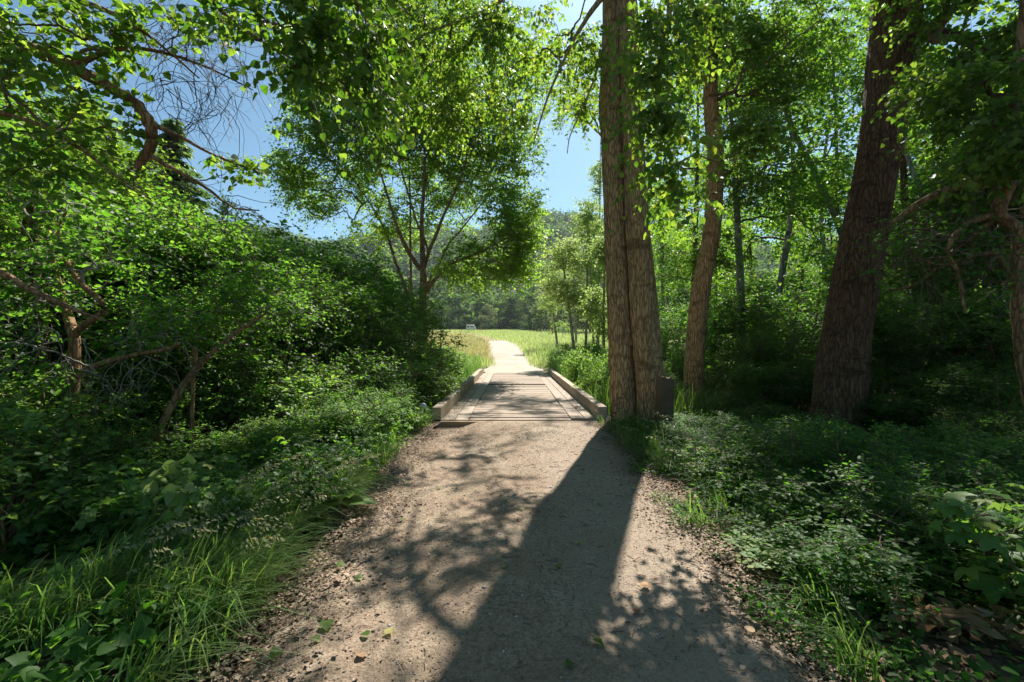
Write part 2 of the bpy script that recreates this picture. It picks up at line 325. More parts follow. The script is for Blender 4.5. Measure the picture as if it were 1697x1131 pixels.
def snoise(y, s): return .5*np.sin(y*1.9+s)+.3*np.sin(y*4.7+2*s)+.2*np.sin(y*9.1+3*s)
def path_edges(y):
    l = np.interp(y, [-4, 2, 4.3, 6.5, 8.7], [-1.3, -1.22, -1.42, -1.5, -1.32]); r = np.interp(y, [-4, 2, 4.3, 7, 8.7], [1.3, 1.33, 1.45, 1.62, 1.78])
    return l+.09*snoise(y, .4), r+.09*snoise(y, 2.2)
def path_z(x, y):
    u = .016*np.sin(x*2.3+y*.8)+.010*np.sin(x*6+y*3.1)+.008*np.sin(y*5.3-x*4)+.005*np.sin(x*17+y*9)*np.sin(y*14)-.02*np.exp(-((x-.75)/.3)**2)-.012*np.exp(-((x+.6)/.3)**2)
    return .012+u*(1-sst(7.8, 8.5, y))-.022*sst(7.6, 8.5, y)-.13*sst(-.55, -1.1, x)*sst(7.4, 8.5, y)
vy = np.arange(-4, 8.63, .06); uu = np.linspace(0, 1, 46)
el, er = path_edges(vy); PX = el[:, None]+(er-el)[:, None]*uu; PY = np.repeat(vy[:, None], 46, 1)
edge = np.minimum(uu, 1-uu)[None]*2; PZ = path_z(PX, PY)-.05*np.exp(-edge/.06)
idx = np.arange(PX.size).reshape(PX.shape)
pth = link('path', qmesh('path', np.stack([PX, PY, PZ], -1).reshape(-1, 3), np.stack([idx[:-1, :-1], idx[:-1, 1:], idx[1:, 1:], idx[1:, :-1]], -1).reshape(-1, 4), M['path']))
pth['kind'] = 'structure'; pth['label'] = 'brown dirt path leading up to the plank bridge'; pth['category'] = 'path'
RY = [20.5, 25, 30, 40, 50, 60, 75, 90, 120, 160]; RC = [.15, .05, -.15, -.45, -.95, -1.7, -3.2, -5.5, -12, -28]; RW = [1.5, 1.45, 1.5, 1.8, 1.9, 1.8, 1.6, 1.6, 1.6, 1.6]
vy = np.concatenate([np.arange(20.5, 60, .3), np.arange(60, 160, 2)]); uu = np.linspace(-1, 1, 15)
c_ = np.interp(vy, RY, RC); w_ = np.interp(vy, RY, RW)*(1+.10*snoise(vy, 1.)); PX = c_[:, None]+w_[:, None]*uu; PY = np.repeat(vy[:, None], 15, 1)
PZ = H(PX, PY)+.03-.05*np.abs(uu[None])**6+.015*np.sin(PX*3)*np.sin(PY*1.3); idx = np.arange(PX.size).reshape(PX.shape)
rd = link('road', qmesh('road', np.stack([PX, PY, PZ], -1).reshape(-1, 3), np.stack([idx[:-1, :-1], idx[:-1, 1:], idx[1:, 1:], idx[1:, :-1]], -1).reshape(-1, 4), M['road']))
rd['kind'] = 'structure'; rd['label'] = 'pale gravel track curving left across the meadow beyond the bridge'; rd['category'] = 'road'

# ------------------------------------------------------------------ bridge
br = empty('bridge', (.15, 8.6, 0), 'low timber plank bridge with beam kerbs carrying the path over the gully', 'bridge')
def bpart(name, bs, mat, label=None):
    V, Q, t = boxes(bs); o = link(name, qmesh(name, V-np.array([.15, 8.6, 0]), Q, mat, t, smooth=False), br)
    if label: o['label'] = label
    return o
pl = []; y = 8.64
while y < 15.2:
    wd = rng.uniform(.2, .28); pl.append((-.82+rng.uniform(-.01, .01), 1.13+rng.uniform(-.01, .01), y, y+wd-.008, -.06, .012+rng.uniform(-.008, .008), rng.normal(0, .004))); y += wd
bpart('deck', pl, M['deck']); pl = []; y = 15.36
while y < 20.5:
    wd = rng.uniform(.2, .28); pl.append((-.80, 1.12, y, y+wd-.008, -.03, .045+rng.uniform(-.007, .007), rng.normal(0, .004))); y += wd
bpart('deck', pl, M['deck'])
for x0, x1 in ((-1.36, -1.10), (-1.09, -.835)): bpart('side_board', [(x0, x1, 8.62, 14.4, -.05, .008), (x0, x1, 14.42, 20.5, -.05, .012)], M['side_deck'])
for x0, x1 in ((1.145, 1.40), (1.41, 1.66)): bpart('side_board', [(x0, x1, 8.8, 13.6, -.05, .01), (x0, x1, 13.62, 20.5, -.05, .006)], M['side_deck'])
bpart('abutment_board', [(-1.5, 1.8, 8.54, 8.615, -.20, -.012)], M['abut'])
yy = [8.6, 9.75, 10.75, 12.0, 13.6, 15.6, 18.0, 20.6]
for i in range(7): bpart('kerb_beam', [(-1.50+.01*(i % 2), -1.335+.012*(i % 3), yy[i], yy[i+1]-.012, .012, .245+.006*(i % 2), -.016)], M['kerb'])
bpart('kerb_beam', [(1.645, 1.81, 8.66, 20.6, .03, .25)], M['kerb'])
bpart('stringer', [(-1.45, -1.25, 8.62, 20.5, -.45, -.065), (0, .2, 8.62, 20.5, -.45, -.065), (1.5, 1.7, 8.62, 20.5, -.45, -.065)], M['abut'])
# reflector on its bent stake
rf = empty('path_reflector', W(710, 703, 8.3)*[1, 1, 0]+[0, 0, -.25], 'round blue grey reflector disc on a dark bent stake beside the bridge corner', 'reflector')
b0 = np.array(rf.location)
pts = smooth_path([(0, 0, 0), (.0, .02, .2), (-.03, .0, .38), (-.075, -.05, .55)], 12)
V, Q, t = tube_batch(pts[None], np.full((1, 12), .018), 8); link('stake', qmesh('stake', V, Q, M['stake'], t), rf)
ring = []
for r_, d_ in ((.001, -.02), (.035, -.018), (.055, -.008), (.058, .012), (.04, .03), (.001, .034)):
    for k in range(20): ring.append((r_*math.cos(k*math.pi/10)-.085, d_-.06, .57+r_*math.sin(k*math.pi/10)))
V = np.array(ring); idx = np.arange(len(V)).reshape(6, 20); a = idx[:-1]; c = idx[1:]
link('disc', qmesh('disc', V, np.stack([a, np.roll(a, -1, 1), np.roll(c, -1, 1), c], -1).reshape(-1, 4), M['reflector']), rf)
# old timber post by the big trunk
nz_, ns_ = 26, 9; pr = []; rp = np.random.default_rng(5)
for k in range(4):
    for j in range(ns_): f = j/ns_-.5; pr.append([(f, -.5), (.5, f), (-f, .5), (-.5, -f)][k])
pr = np.array(pr)*[.26, .2]; crack = rp.random(len(pr))*.018+(rp.random(len(pr)) < .14)*.02; V = []
for i in range(nz_+1):
    z_ = -.3+1.18*i/nz_; q = pr*(1-crack*2.2*(1+.3*np.sin(z_*9+np.arange(len(pr))))[:, None] if False else (1-(crack*2.2*(1+.4*np.sin(z_*9+np.arange(len(pr)))))[:, None])); zz_ = np.full(len(pr), z_)
    if i == nz_: zz_ = zz_-.05*(pr[:, 0]+.15)/.3+rp.normal(0, .010, len(pr)); q = q*.985
    V.append(np.column_stack([q+[2.71, 8.14], zz_]))
V.append(np.column_stack([pr*.5+[2.71, 8.14], np.full(len(pr), .858)+rp.normal(0, .006, len(pr))])); V.append(np.column_stack([pr*.01+[2.71, 8.14], np.full(len(pr), .85)]))
V = np.vstack(V); ix = np.arange(len(V)).reshape(-1, len(pr)); a = ix[:-1]; c = ix[1:]; Q = np.stack([a, np.roll(a, -1, 1), np.roll(c, -1, 1), c], -1).reshape(-1, 4); t = None
po = link('timber_post', qmesh('timber_post', V-np.array([2.78, 8.14, 0]), Q, M['oldpost'], t, smooth=False), None, (2.78, 8.14, 0)); po.rotation_euler = (.02, .02, .25)
tag(po, 'weathered grey timber post standing against the foot of the double trunk', 'post')

# ------------------------------------------------------------------ growing woody plants
def grow(roots, plen, A, bf=.25):
    n0 = len(roots); n = len(A); pos = np.vstack([roots, A]); par = np.full(n0+n, -1); pl_ = np.concatenate([plen, np.zeros(n)])
    D = np.linalg.norm(A[:, None]-roots[None], axis=2); C = D+bf*plen[None]; b = C.argmin(1); best = C[np.arange(n), b]; bp = b.copy(); done = np.zeros(n, bool); order = []
    for _ in range(n):
        i = int(np.where(done, 1e9, best).argmin()); done[i] = True; k = n0+i; par[k] = bp[i]; pl_[k] = pl_[bp[i]]+np.linalg.norm(pos[k]-pos[bp[i]]); order.append(k)
        c = np.linalg.norm(A-pos[k], axis=1)+bf*pl_[k]; m = (c < best) & ~done; best[m] = c[m]; bp[m] = k
    desc = np.zeros(n0+n); 
    for k in reversed(order): desc[k] += 1; desc[par[k]] += desc[k]
    return pos, par, desc, n0, order
def blob_pts(blobs):
    out = []
    for cx, cy_, cz, rx, ry, rz, n in blobs:
        d = rv(n)*(rng.random(n)**.45)[:, None]; out.append(np.array([cx, cy_, cz])+d*[rx, ry, rz])
    return np.vstack(out)
def wood(stems, blobs, r0=.006, bf=.25, root_from=.3, rootgap=.25, rmax=.06):
    """stems: polylines (x,y,z,r). returns node data and branch tubes"""
    R, PLn, RR = [], [], []
    for s in stems:
        s = np.asarray(s, float); L = np.linalg.norm(np.diff(s[:, :3], axis=0), axis=1).sum(); c = smooth_path(s, max(4, int(L/rootgap)))
        k = int(len(c)*root_from); R.append(c[k:, :3]); RR.append(c[k:, 3]); PLn.append(np.linspace(0, L, len(c))[k:]*.6)
    R = np.vstack(R); RR = np.concatenate(RR); PLn = np.concatenate(PLn)
    A = blob_pts(blobs); pos, par, desc, n0, order = grow(R, PLn, A, bf)
    k = np.array(order); p = par[k]
    e = pos[k]-pos[p]; L = np.linalg.norm(e, axis=1, keepdims=True); ed = e/np.maximum(L, 1e-6)
    indir = np.zeros_like(pos)
    indir[k] = ed
    isroot = p < n0
    t0 = np.where(isroot[:, None], norm(ed+UP*.25), norm(indir[p]+ed*.8)); t1 = norm(ed+rv(len(k))*.25)
    t = np.linspace(0, 1, 6)[None, :, None]; h00 = 2*t**3-3*t**2+1; h10 = t**3-2*t**2+t; h01 = -2*t**3+3*t**2; h11 = t**3-t**2
    P = h00*pos[p][:, None]+h10*(t0*L)[:, None]+h01*pos[k][:, None]+h11*(t1*L)[:, None]
    P[:, 1:-1] += rng.normal(0, 1, (len(k), 4, 3))*L[:, None]*.03
    rad = np.minimum(r0*desc**.5, rmax); rp = np.where(isroot, np.minimum(rad[k]*1.3, np.concatenate([RR, np.zeros(len(A))])[p]*.8), np.minimum(rad[p], rad[k]*1.6))
    Rr = rp[:, None]+(rad[k]-rp)[:, None]*np.linspace(0, 1, 6)[None]
    big = rad[k] > r0*2.9
    gs = []
    if big.any(): gs.append(tube_batch(P[big], Rr[big], 7))
    if (~big).any(): gs.append(tube_batch(P[~big][:, ::2] if False else P[~big], Rr[~big], 4))
    return dict(pos=pos, par=par, desc=desc, n0=n0, k=k, dirs=ed, rad=rad, tubes=cat_geo(gs))
def sprays(w_, T, L, m, size, tmpl, droop=.3, hang=.3, up=.6, outw=.6, twig_r=.0025, maxdesc=12, centre=None, twigs=True, flat=.5, svar=.5):
    """leafy twigs on the outer nodes: returns (leaf geometry, twig geometry)"""
    sel = w_['desc'][w_['k']] <= maxdesc; base = w_['pos'][w_['k']][sel]; d0 = w_['dirs'][sel]
    # start twigs at spread places along the last edge
    par = w_['pos'][w_['par'][w_['k']]][sel]
    base = np.repeat(base, T, 0); d0 = np.repeat(d0, T, 0); par = np.repeat(par, T, 0); n = len(base)
    f = rng.random((n, 1))**1.5*np.minimum(1, .6/np.maximum(np.linalg.norm(par-base, axis=1, keepdims=True), .01)); base = base+(par-base)*f
    r = rv(n); r[:, 2] *= flat; d = norm(d0*outw+r*.9+UP*.12)
    Lt = L*rng.uniform(.5, 1.3, n)
    tt = np.linspace(0, 1, 4); P = base[:, None]+d[:, None]*(Lt[:, None]*tt)[..., None]+(-UP)[None, None]*(Lt[:, None]*droop*tt**2)[..., None]
    tw = tube_batch(P, np.repeat((twig_r*np.array([1, .8, .6, .35]))[None], n, 0), 3) if twigs else None
    s = (np.arange(m)+.6)/m; s = np.clip(s[None]+rng.normal(0, .35/m, (n, m)), .05, 1.02)
    lp = base[:, None]+d[:, None]*(Lt[:, None]*s)[..., None]-UP*(Lt[:, None]*droop*s**2)[..., None]
    lp = lp.reshape(-1, 3); dd = np.repeat(d, m, 0); N = len(lp)
    side = norm(np.cross(dd, UP)+rv(N)*.15)*np.tile(np.where(np.arange(m) % 2, 1, -1), n)[:, None]
    A = norm(dd*.55+side*.75+rv(N)*.4-UP*hang); nn = norm(UP*up+rv(N)*.65+side*-.1)
    S = size*rng.uniform(1-svar, 1+svar*.35, N)
    lp = lp+A*S[:, None]*.22
    return leaf_geo(lp, A, nn, S, tmpl), tw
def plant(name, label, cat, base, stems, blobs, leaf, leafmat, barkmat='bark', group=None, stem_names=None, twigmat='twig', r0=.006, bf=.25,
          root_from=.3, bark=None, rmax=.06, leaf2=None, extra=None):
    """one woody plant: Empty > trunk(s)/limbs, branches, crown"""
    base = np.asarray(base, float); o = empty(name, base, label, cat, group)
    w_ = wood(stems, blobs, r0, bf, root_from, rmax=rmax)
    for i, s in enumerate(stems):
        nm = stem_names[i] if stem_names else ('trunk' if i == 0 else 'limb'); s = np.asarray(s, float)
        rm = s[:, 3].max()
        if nm == 'trunk' and rm > .09:
            V, Q, t = bark_tube(s, **(bark or {}), seed=i+len(label))
        else:
            L = np.linalg.norm(np.diff(s[:, :3], axis=0), axis=1).sum(); n = max(6, int(L/.12)); c = smooth_path(s, n); j = c[:, :3].copy(); j[1:-1] += rng.normal(0, .05*rm, (n-2, 3))
            V, Q, t = tube_batch(j[None], c[None, :, 3]*(1+.035*rng.normal(size=(1, n))), 12 if rm > .03 else 8)
        link(nm, qmesh(nm, V-base, Q, M[barkmat] if rm > .02 else M[twigmat], None if rm > .02 else t), o)
    lg, tg = sprays(w_, **leaf)
    gs = [w_['tubes']]
    if tg is not None: gs.append(tg)
    lgs = [lg]
    if extra is not None:
        for l2, t2 in extra: lgs.append(l2); gs.append(t2) if t2 is not None else None
    V, Q, t = cat_geo(gs); link('branches', qmesh('branches', V-base, Q, M[twigmat], t), o)
    V, Q, t = cat_geo(lgs); link('crown', qmesh('crown', V-base, Q, M[leafmat], t), o)
    STAT.append((name, len(Q)))
    return o
STAT = []
def copy_thing(src, loc, rz, sc, label=None, group=None):
    r = src.copy(); COL.objects.link(r); r.location = loc; r.rotation_euler = (0, 0, rz); r.scale = (sc, sc, sc) if np.isscalar(sc) else sc
    if label: r['label'] = label
    if group: r['group'] = group
    for ch in src.children:
        c = ch.copy(); COL.objects.link(c); c.parent = r
    return r
def px_stem(lst): # rows (px,py,Y,r)
    return [(*W(a, b, c), r) for a, b, c, r in lst]
def B(px, py, Y, rx, ry, rz, n): return (*W(px, py, Y), rx, ry, rz, n)
def dead_twigs(starts, n, L, rr=.004, Kp=9):
    P = []
    for s in starts:
        for _ in range(n):
            d = norm(rv(1)[0]*[1, .6, .5]+[.25, 0, -.55]); p = np.array(s)+rng.normal(0, .04, 3); pts = [p]
            for k in range(Kp-1):
                d = norm(d+rv(1)[0]*.55+np.array([0, 0, -.10])); p = p+d*L*rng.uniform(.5, 1.3)/(Kp-1); pts.append(p)
            P.append(pts)
    P = np.array(P); return tube_batch(P, rr*np.linspace(1, .35, Kp)[None]*rng.uniform(.5, 1.2, (len(P), 1)), 4)
# ------------------------------------------------------------------ the big trees right of the path
LF_A = dict(T=8, L=.55, m=10, size=.085, tmpl=HEART6, droop=.55, hang=.9, up=.25, outw=.5, twig_r=.003, maxdesc=6)
plant('cottonwood_tree', 'huge twin stemmed cottonwood with scarred bark growing beside the right bridge kerb', 'tree', (2.5, 8.9, -.05),
      [px_stem([(1036, 715, 9.04, 0.260), (1035, 690, 9.04, 0.251), (1029, 560, 9.06, 0.242), (1022, 400, 9.06, 0.228), (1016, 250, 9.06, 0.219), (1013, 178, 9.06, 0.233), (1015, 90, 9.06, 0.209), (1017, 0, 9.06, 0.205), (1010, -160, 9.1, 0.177), (1000, -420, 9.4, 0.121), (1000, -640, 9.6, 0.047)]),
       px_stem([(1083, 715, 8.8, 0.307), (1082, 690, 8.8, 0.288), (1071, 560, 8.8, 0.265), (1057, 380, 8.8, 0.228), (1050, 250, 8.8, 0.200), (1043, 60, 8.8, 0.186), (1038, -100, 8.7, 0.177), (1060, -380, 8.5, 0.121), (1080, -640, 8.3, 0.047)]),
       px_stem([(1010, -15, 8.9, .06), (985, 12, 8.7, .05), (955, 60, 8.5, .035), (930, 110, 8.4, .024), (905, 170, 8.3, .018), (885, 235, 8.3, .01)]),
       px_stem([(1005, 60, 8.8, .03), (985, 130, 8.6, .02), (965, 180, 8.5, .014), (945, 225, 8.4, .01), (940, 255, 8.4, .007)]),
       px_stem([(1000, -130, 9, .08), (930, -90, 8.8, .06), (870, -30, 8.6, .04), (800, 20, 8.6, .03), (700, 60, 8.8, .02), (640, 110, 9, .012)]),
       px_stem([(1045, -80, 8.8, .08), (1090, -60, 7.6, .06), (1110, 0, 6.4, .04), (1095, 90, 6.0, .025), (1088, 190, 5.9, .012)])],
      [B(955, 125, 12.2, 1.0, .8, .6, 12), B(900, 90, 12.5, .9, .8, .6, 8), B(890, 60, 8.6, .8, .9, .8, 15), B(960, 70, 8.6, .5, .6, .8, 12), B(800, 70, 8.8, 1, .9, .8, 32), B(700, 60, 9.0, 1.1, .9, .8, 50), B(630, 130, 9.2, .7, .7, .9, 36), B(740, 170, 9.4, .7, .7, .8, 40), B(850, 170, 9.3, .5, .6, .7, 12), B(960, 190, 9, .25, .4, .5, 4),
       B(1085, 80, 5.7, .2, .35, .7, 17), B(1092, 205, 5.3, .16, .3, .4, 11), B(1118, 290, 5.1, .2, .3, .25, 7), B(1125, 40, 6.2, .4, .5, .6, 12), B(1250, 220, 8.6, .5, .6, .6, 18), B(1120, -200, 8, 1.6, 1.6, 1.2, 24), B(850, -180, 9, 2, 1.6, 1.2, 26), B(1000, -560, 9.3, 2.4, 2.2, 1.8, 50), B(650, -40, 9, 1, 1, .8, 40)],
      LF_A, 'poplar', 'bark', stem_names=['trunk', 'trunk', 'limb', 'limb', 'limb', 'limb'], r0=.0035, root_from=.45, bark=dict(ridge=.11, flare=.34, flare_h=.35))
LF_B = dict(T=8, L=.6, m=9, size=.095, tmpl=KITE, droop=.4, hang=.6, up=.45, twig_r=.003, maxdesc=6)
plant('cottonwood_tree', 'slender cottonwood with wavy reddish trunk standing second from the bridge', 'tree', (*W(1148, 660, 11.5)[:2], -.15),
      [px_stem([(1147, 680, 11.5, 0.271), (1149, 645, 11.5, 0.246), (1158, 504, 11.5, 0.226), (1180, 378, 11.5, 0.209), (1185, 252, 11.5, 0.197), (1177, 151, 11.5, 0.168), (1183, 0, 11.5, 0.164), (1190, -200, 11.5, 0.131), (1195, -450, 11.6, 0.049)])],
      [B(1200, 60, 11, 1.2, 1.2, 1, 70), B(1270, 150, 11.5, 1.2, 1.2, 1, 70), B(1120, 150, 12.5, .9, .9, 1, 40), B(1240, -200, 11.5, 2.2, 2, 1.5, 60), B(1250, 300, 12, .9, .9, .8, 40), B(1190, 420, 12, .8, .7, .5, 24), B(1320, 60, 11, 1.2, 1.2, 1, 60), B(1160, 40, 10.8, .4, .4, .5, 16)],
      LF_B, 'poplar', 'bark', root_from=.35, r0=.004, bark=dict(ridge=.10, flare=.3))
LF_C = dict(T=7, L=.5, m=8, size=.09, tmpl=HEART6, droop=.4, hang=.5, up=.5, twig_r=.003, maxdesc=6)
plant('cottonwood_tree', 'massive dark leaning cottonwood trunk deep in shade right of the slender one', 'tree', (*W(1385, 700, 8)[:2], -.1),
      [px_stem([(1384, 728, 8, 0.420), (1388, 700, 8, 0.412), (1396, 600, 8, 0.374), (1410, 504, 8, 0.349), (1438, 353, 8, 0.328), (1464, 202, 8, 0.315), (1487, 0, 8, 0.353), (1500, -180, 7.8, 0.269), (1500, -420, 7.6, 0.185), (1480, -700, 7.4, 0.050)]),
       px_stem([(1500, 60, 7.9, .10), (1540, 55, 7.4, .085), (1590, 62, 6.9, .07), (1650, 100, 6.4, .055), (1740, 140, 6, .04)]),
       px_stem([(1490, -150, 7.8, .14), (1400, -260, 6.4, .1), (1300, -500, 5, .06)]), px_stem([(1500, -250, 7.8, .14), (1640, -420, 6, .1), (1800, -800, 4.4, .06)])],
      [B(1560, 130, 6.2, .5, .5, .35, 26), B(1620, 170, 5.6, .6, .6, .4, 40), B(1680, 230, 5.2, .5, .5, .35, 26), B(1680, 60, 6, .7, .7, .5, 40), B(1560, 30, 7, .5, .6, .3, 20), B(1600, -120, 6.5, 1.4, 1.4, .7, 60), B(1380, -330, 6.2, 1.2, 1.2, .8, 24), B(1700, -500, 5, 1.6, 1.6, .9, 80), B(1850, -900, 4, 1.6, 1.6, 1, 80), B(1300, -760, 5, 1.6, 1.5, .9, 60), B(1600, -200, 9.5, 2.2, 2, 1.6, 60), B(1750, -150, 7.5, 1.6, 1.8, 1.4, 60), B(1500, -700, 7.6, 2.2, 2, 1.4, 80), (2.2, -2, 8.2, 2.2, 2.3, .9, 110), (5.6, -.5, 7.6, 2.4, 2.4, 1.1, 110), (3.4, -5.5, 6.5, 3, 2, 2, 90)],  # last blobs: unseen crown over and behind the camera, added to block sky light
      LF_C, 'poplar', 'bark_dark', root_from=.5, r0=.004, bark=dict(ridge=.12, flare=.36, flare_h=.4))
LF_D = dict(T=3, L=.5, m=6, size=.07, tmpl=KITE, droop=.2, hang=.3, up=.7, twig_r=.003, maxdesc=6)
plant('dead_tree', 'crooked dark bare limbed small tree arching in from the right edge', 'tree', (*W(1700, 660, 5.8)[:2], -.2),
      [px_stem([(1712, 690, 5.8, .08), (1690, 560, 5.8, .07), (1684, 460, 5.7, .06), (1686, 385, 5.6, .065), (1655, 355, 5.6, .075), (1668, 315, 5.6, .07), (1681, 270, 5.6, .065), (1683, 160, 5.6, .06), (1700, 0, 5.5, .05)]),
       px_stem([(1683, 292, 5.6, .05), (1620, 300, 5.7, .045), (1560, 318, 5.9, .04), (1510, 345, 6.0, .035), (1476, 372, 6.1, .022)]),
       px_stem([(1655, 355, 5.6, .045), (1600, 372, 5.7, .035), (1570, 415, 5.7, .028), (1586, 450, 5.7, .022), (1600, 520, 5.6, .015)]),
       px_stem([(1684, 460, 5.7, .04), (1640, 420, 5.8, .03), (1560, 440, 6, .022), (1500, 420, 6.2, .012)]),
       px_stem([(1655, 360, 5.6, .03), (1600, 400, 5.9, .022), (1520, 470, 6.2, .016), (1470, 480, 6.4, .008)])],
      [B(1560, 400, 5.9, .7, .6, .6, 60), B(1640, 440, 5.6, .5, .5, .5, 40), B(1500, 420, 6.2, .4, .4, .5, 24), B(1660, 260, 5.4, .4, .4, .5, 24)],
      dict(LF_D, T=2, m=4), 'deep', 'bark_red', stem_names=['trunk']+['limb']*4, r0=.004, root_from=.2, rmax=.02,
      extra=[(leaf_geo(W(1650, 420, 5.8)[None], -UP[None], np.array([[0, 1., 0]]), np.array([.05]), KITE), dead_twigs([W(a, b, 6) for a, b in ((1500, 420), (1520, 340), (1560, 420), (1600, 370), (1640, 420), (1660, 350), (1580, 300), (1500, 380), (1680, 460), (1620, 300), (1540, 460), (1690, 280))], 8, .9, .005))])
plant('grey_tree', 'leaning pale grey trunk half hidden behind the dark tangle of branches', 'tree', (*W(1533, 620, 12)[:2], -.2),
      [px_stem([(1531, 640, 12, .2), (1533, 524, 12, .17), (1538, 410, 12, .15), (1570, 372, 12, .16), (1632, 277, 12, .15), (1690, 140, 12, .12), (1720, -60, 12, .06)]), px_stem([(1538, 410, 12, .1), (1530, 330, 12, .07), (1500, 240, 12.3, .05), (1480, 60, 12.5, .03)])],
      [B(1600, 160, 12, 1.6, 1.3, 1.5, 110), B(1500, 120, 12.5, 1.2, 1.2, 1.3, 70), B(1690, 300, 11, 1.2, 1.2, 1.2, 80), B(1560, 300, 13, 1.2, 1, 1, 50)],
      dict(LF_B, up=.6, size=.1), 'wood_tree', 'bark_grey', root_from=.4, r0=.004, bark=dict(ridge=.015, flare=.1, scars=False))
plant('grey_tree', 'thin pale trunk leaning left between the slender and the massive cottonwood', 'tree', (*W(1446, 600, 16)[:2], -.1),
      [px_stem([(1452, 630, 16, .14), (1420, 470, 16, .12), (1388, 370, 16, .11), (1350, 285, 16, .10), (1308, 200, 16, .085), (1270, 60, 16, .05)]), px_stem([(1388, 370, 16, .06), (1385, 200, 16, .05), (1378, 60, 16, .03)])],
      [B(1300, 140, 16, 2, 1.6, 2, 120), B(1380, 80, 16, 1.6, 1.5, 1.6, 90), B(1350, 300, 16.5, 1.4, 1.2, 1.2, 60)],
      dict(LF_B, up=.5, size=.1), 'wood_tree', 'bark_grey', root_from=.45, r0=.004, bark=dict(ridge=.015, flare=.1, scars=False))

plant('cottonwood_tree', 'tall cottonwood hidden behind the twin trunk with a high crown over the bridge', 'tree', (5.4, 20.2, -.2),
      [[(5.4, 20.2, -.5, .3), (5.4, 20.2, 4, .25), (5.2, 20.2, 9, .18), (5.0, 20.1, 15, .05)], [(5.25, 20.2, 7.5, .1), (4.2, 19.8, 10, .06), (2.6, 19.6, 11.5, .03)]],
      [(3.2, 20, 11.8, 1.6, 1.6, 1.0, 24), (4.2, 21.5, 13, 1.8, 1.6, 1.4, 26), (5.4, 20, 13.5, 2, 2, 1.8, 34), (2.2, 21.5, 12.5, 1.3, 1.3,  .9, 15), (6.4, 19.5, 10.5, 1.4, 1.4, 1.2, 26), (2.2, 19, 12.2, 1.2, 1.0, .7, 9), (2.6, 16.6, 12, 1.3, .8, .7, 9)],
      dict(LF_B, size=.11, T=7), 'poplar', 'bark', root_from=.4, r0=.005, bark=dict(ridge=.03, flare=.2))
# ------------------------------------------------------------------ the spreading tree beyond the left end of the bridge
LF_E = dict(T=8, L=.8, m=10, size=.12, tmpl=KITE, droop=.25, hang=.4, up=.55, twig_r=.003, maxdesc=5, twigs=False)
Y0 = 19
plant('spreading_tree', 'round crowned tree with russet limbs fanning from a short trunk past the bridge', 'tree', (*W(701, 560, Y0)[:2], -.3),
      [px_stem([(702, 640, Y0, 0.192), (701, 495, Y0, 0.170), (702, 470, Y0, 0.155), (701, 440, Y0, 0.111), (700, 408, Y0, 0.104), (699, 360, Y0, 0.081), (704, 280, Y0, 0.059), (700, 150, Y0, 0.030)]),
       px_stem([(701, 452, Y0, 0.096), (683, 428, 18.8, 0.089), (672, 408, 18.6, 0.081), (661, 384, 18.4, 0.067), (650, 350, 18.2, 0.052), (625, 270, 17.8, 0.030), (590, 180, 17.5, 0.015)]),
       px_stem([(702, 448, Y0, 0.081), (712, 414, 18.8, 0.074), (723, 389, 18.6, 0.067), (734, 360, 18.4, 0.056), (765, 290, 18.2, 0.037), (800, 180, 18, 0.015)]),
       px_stem([(704, 482, Y0, 0.074), (720, 449, 19.2, 0.063), (731, 432, 19.4, 0.056), (745, 403, 19.6, 0.044), (765, 380, 19.8, 0.037), (810, 320, 20.2, 0.022), (850, 240, 20.5, 0.011)]),
       px_stem([(705, 486, Y0, 0.096), (726, 457, 18.6, 0.081), (743, 441, 18.2, 0.067), (761, 432, 17.8, 0.056), (790, 420, 17.4, 0.044), (840, 395, 17, 0.022), (880, 370, 16.8, 0.011)]),
       px_stem([(710, 416, 18.8, 0.052), (700, 389, 18.5, 0.048), (689, 363, 18.2, 0.041), (670, 300, 17.8, 0.030), (640, 200, 17.5, 0.015)]),
       px_stem([(680, 500, 20, 0.089), (664, 455, 20, 0.074), (653, 427, 20, 0.067), (643, 395, 20, 0.056), (615, 340, 20.1, 0.037), (560, 270, 20.3, 0.018), (500, 230, 20.5, 0.009)]),
       px_stem([(681, 500, 20.4, 0.067), (681, 455, 20.4, 0.059), (680, 392, 20.4, 0.052), (680, 340, 20.4, 0.037), (675, 230, 20.6, 0.015)])],
      [B(700, 190, 19, 3.2, 2.6, 2.3, 430), B(590, 230, 18.5, 2.2, 2, 1.8, 150), B(810, 250, 19, 2.1, 2, 2.3, 270), B(850, 370, 18, 1.2, 1.6, 1.5, 160), B(540, 150, 18.5, 1.9, 1.6, 1.5, 150), B(720, 60, 19.5, 3.4, 2.6, 1.8, 260), B(640, 150, 20.5, 3, 1.6, 2, 160), B(780, 150, 20.5, 2.4, 1.6, 2, 140), B(560, 60, 19, 2, 1.6, 1.4, 90), B(700, 260, 21, 3.2, 1.2, 2, 150), B(850, 440, 18.5, .9, 1.2, .8, 60), B(490, 290, 19, 1.0, 1.2, 1.1, 90), B(520, 220, 19, 1.2, 1.2, 1.2, 80), B(780, 440, 18, 1.4, 1.3, .9, 90), B(540, 330, 19.5, 1.2, 1.2, .9, 40), B(650, 370, 20.5, 2.0, 1.3, 1.3, 90), B(740, 330, 20.8, 1.8, 1.2, 1.4, 90), B(600, 300, 20.8, 1.6, 1.2, 1.2, 50), B(860, 130, 19, 1.3, 1.6, 1.5, 90), B(640, -60, 19.5, 3, 2.6, 1.6, 80)],
      LF_E, 'maple', 'bark_red', root_from=.35, r0=.006, bf=.3, bark=dict(ridge=.03, flare=.2, scars=False))

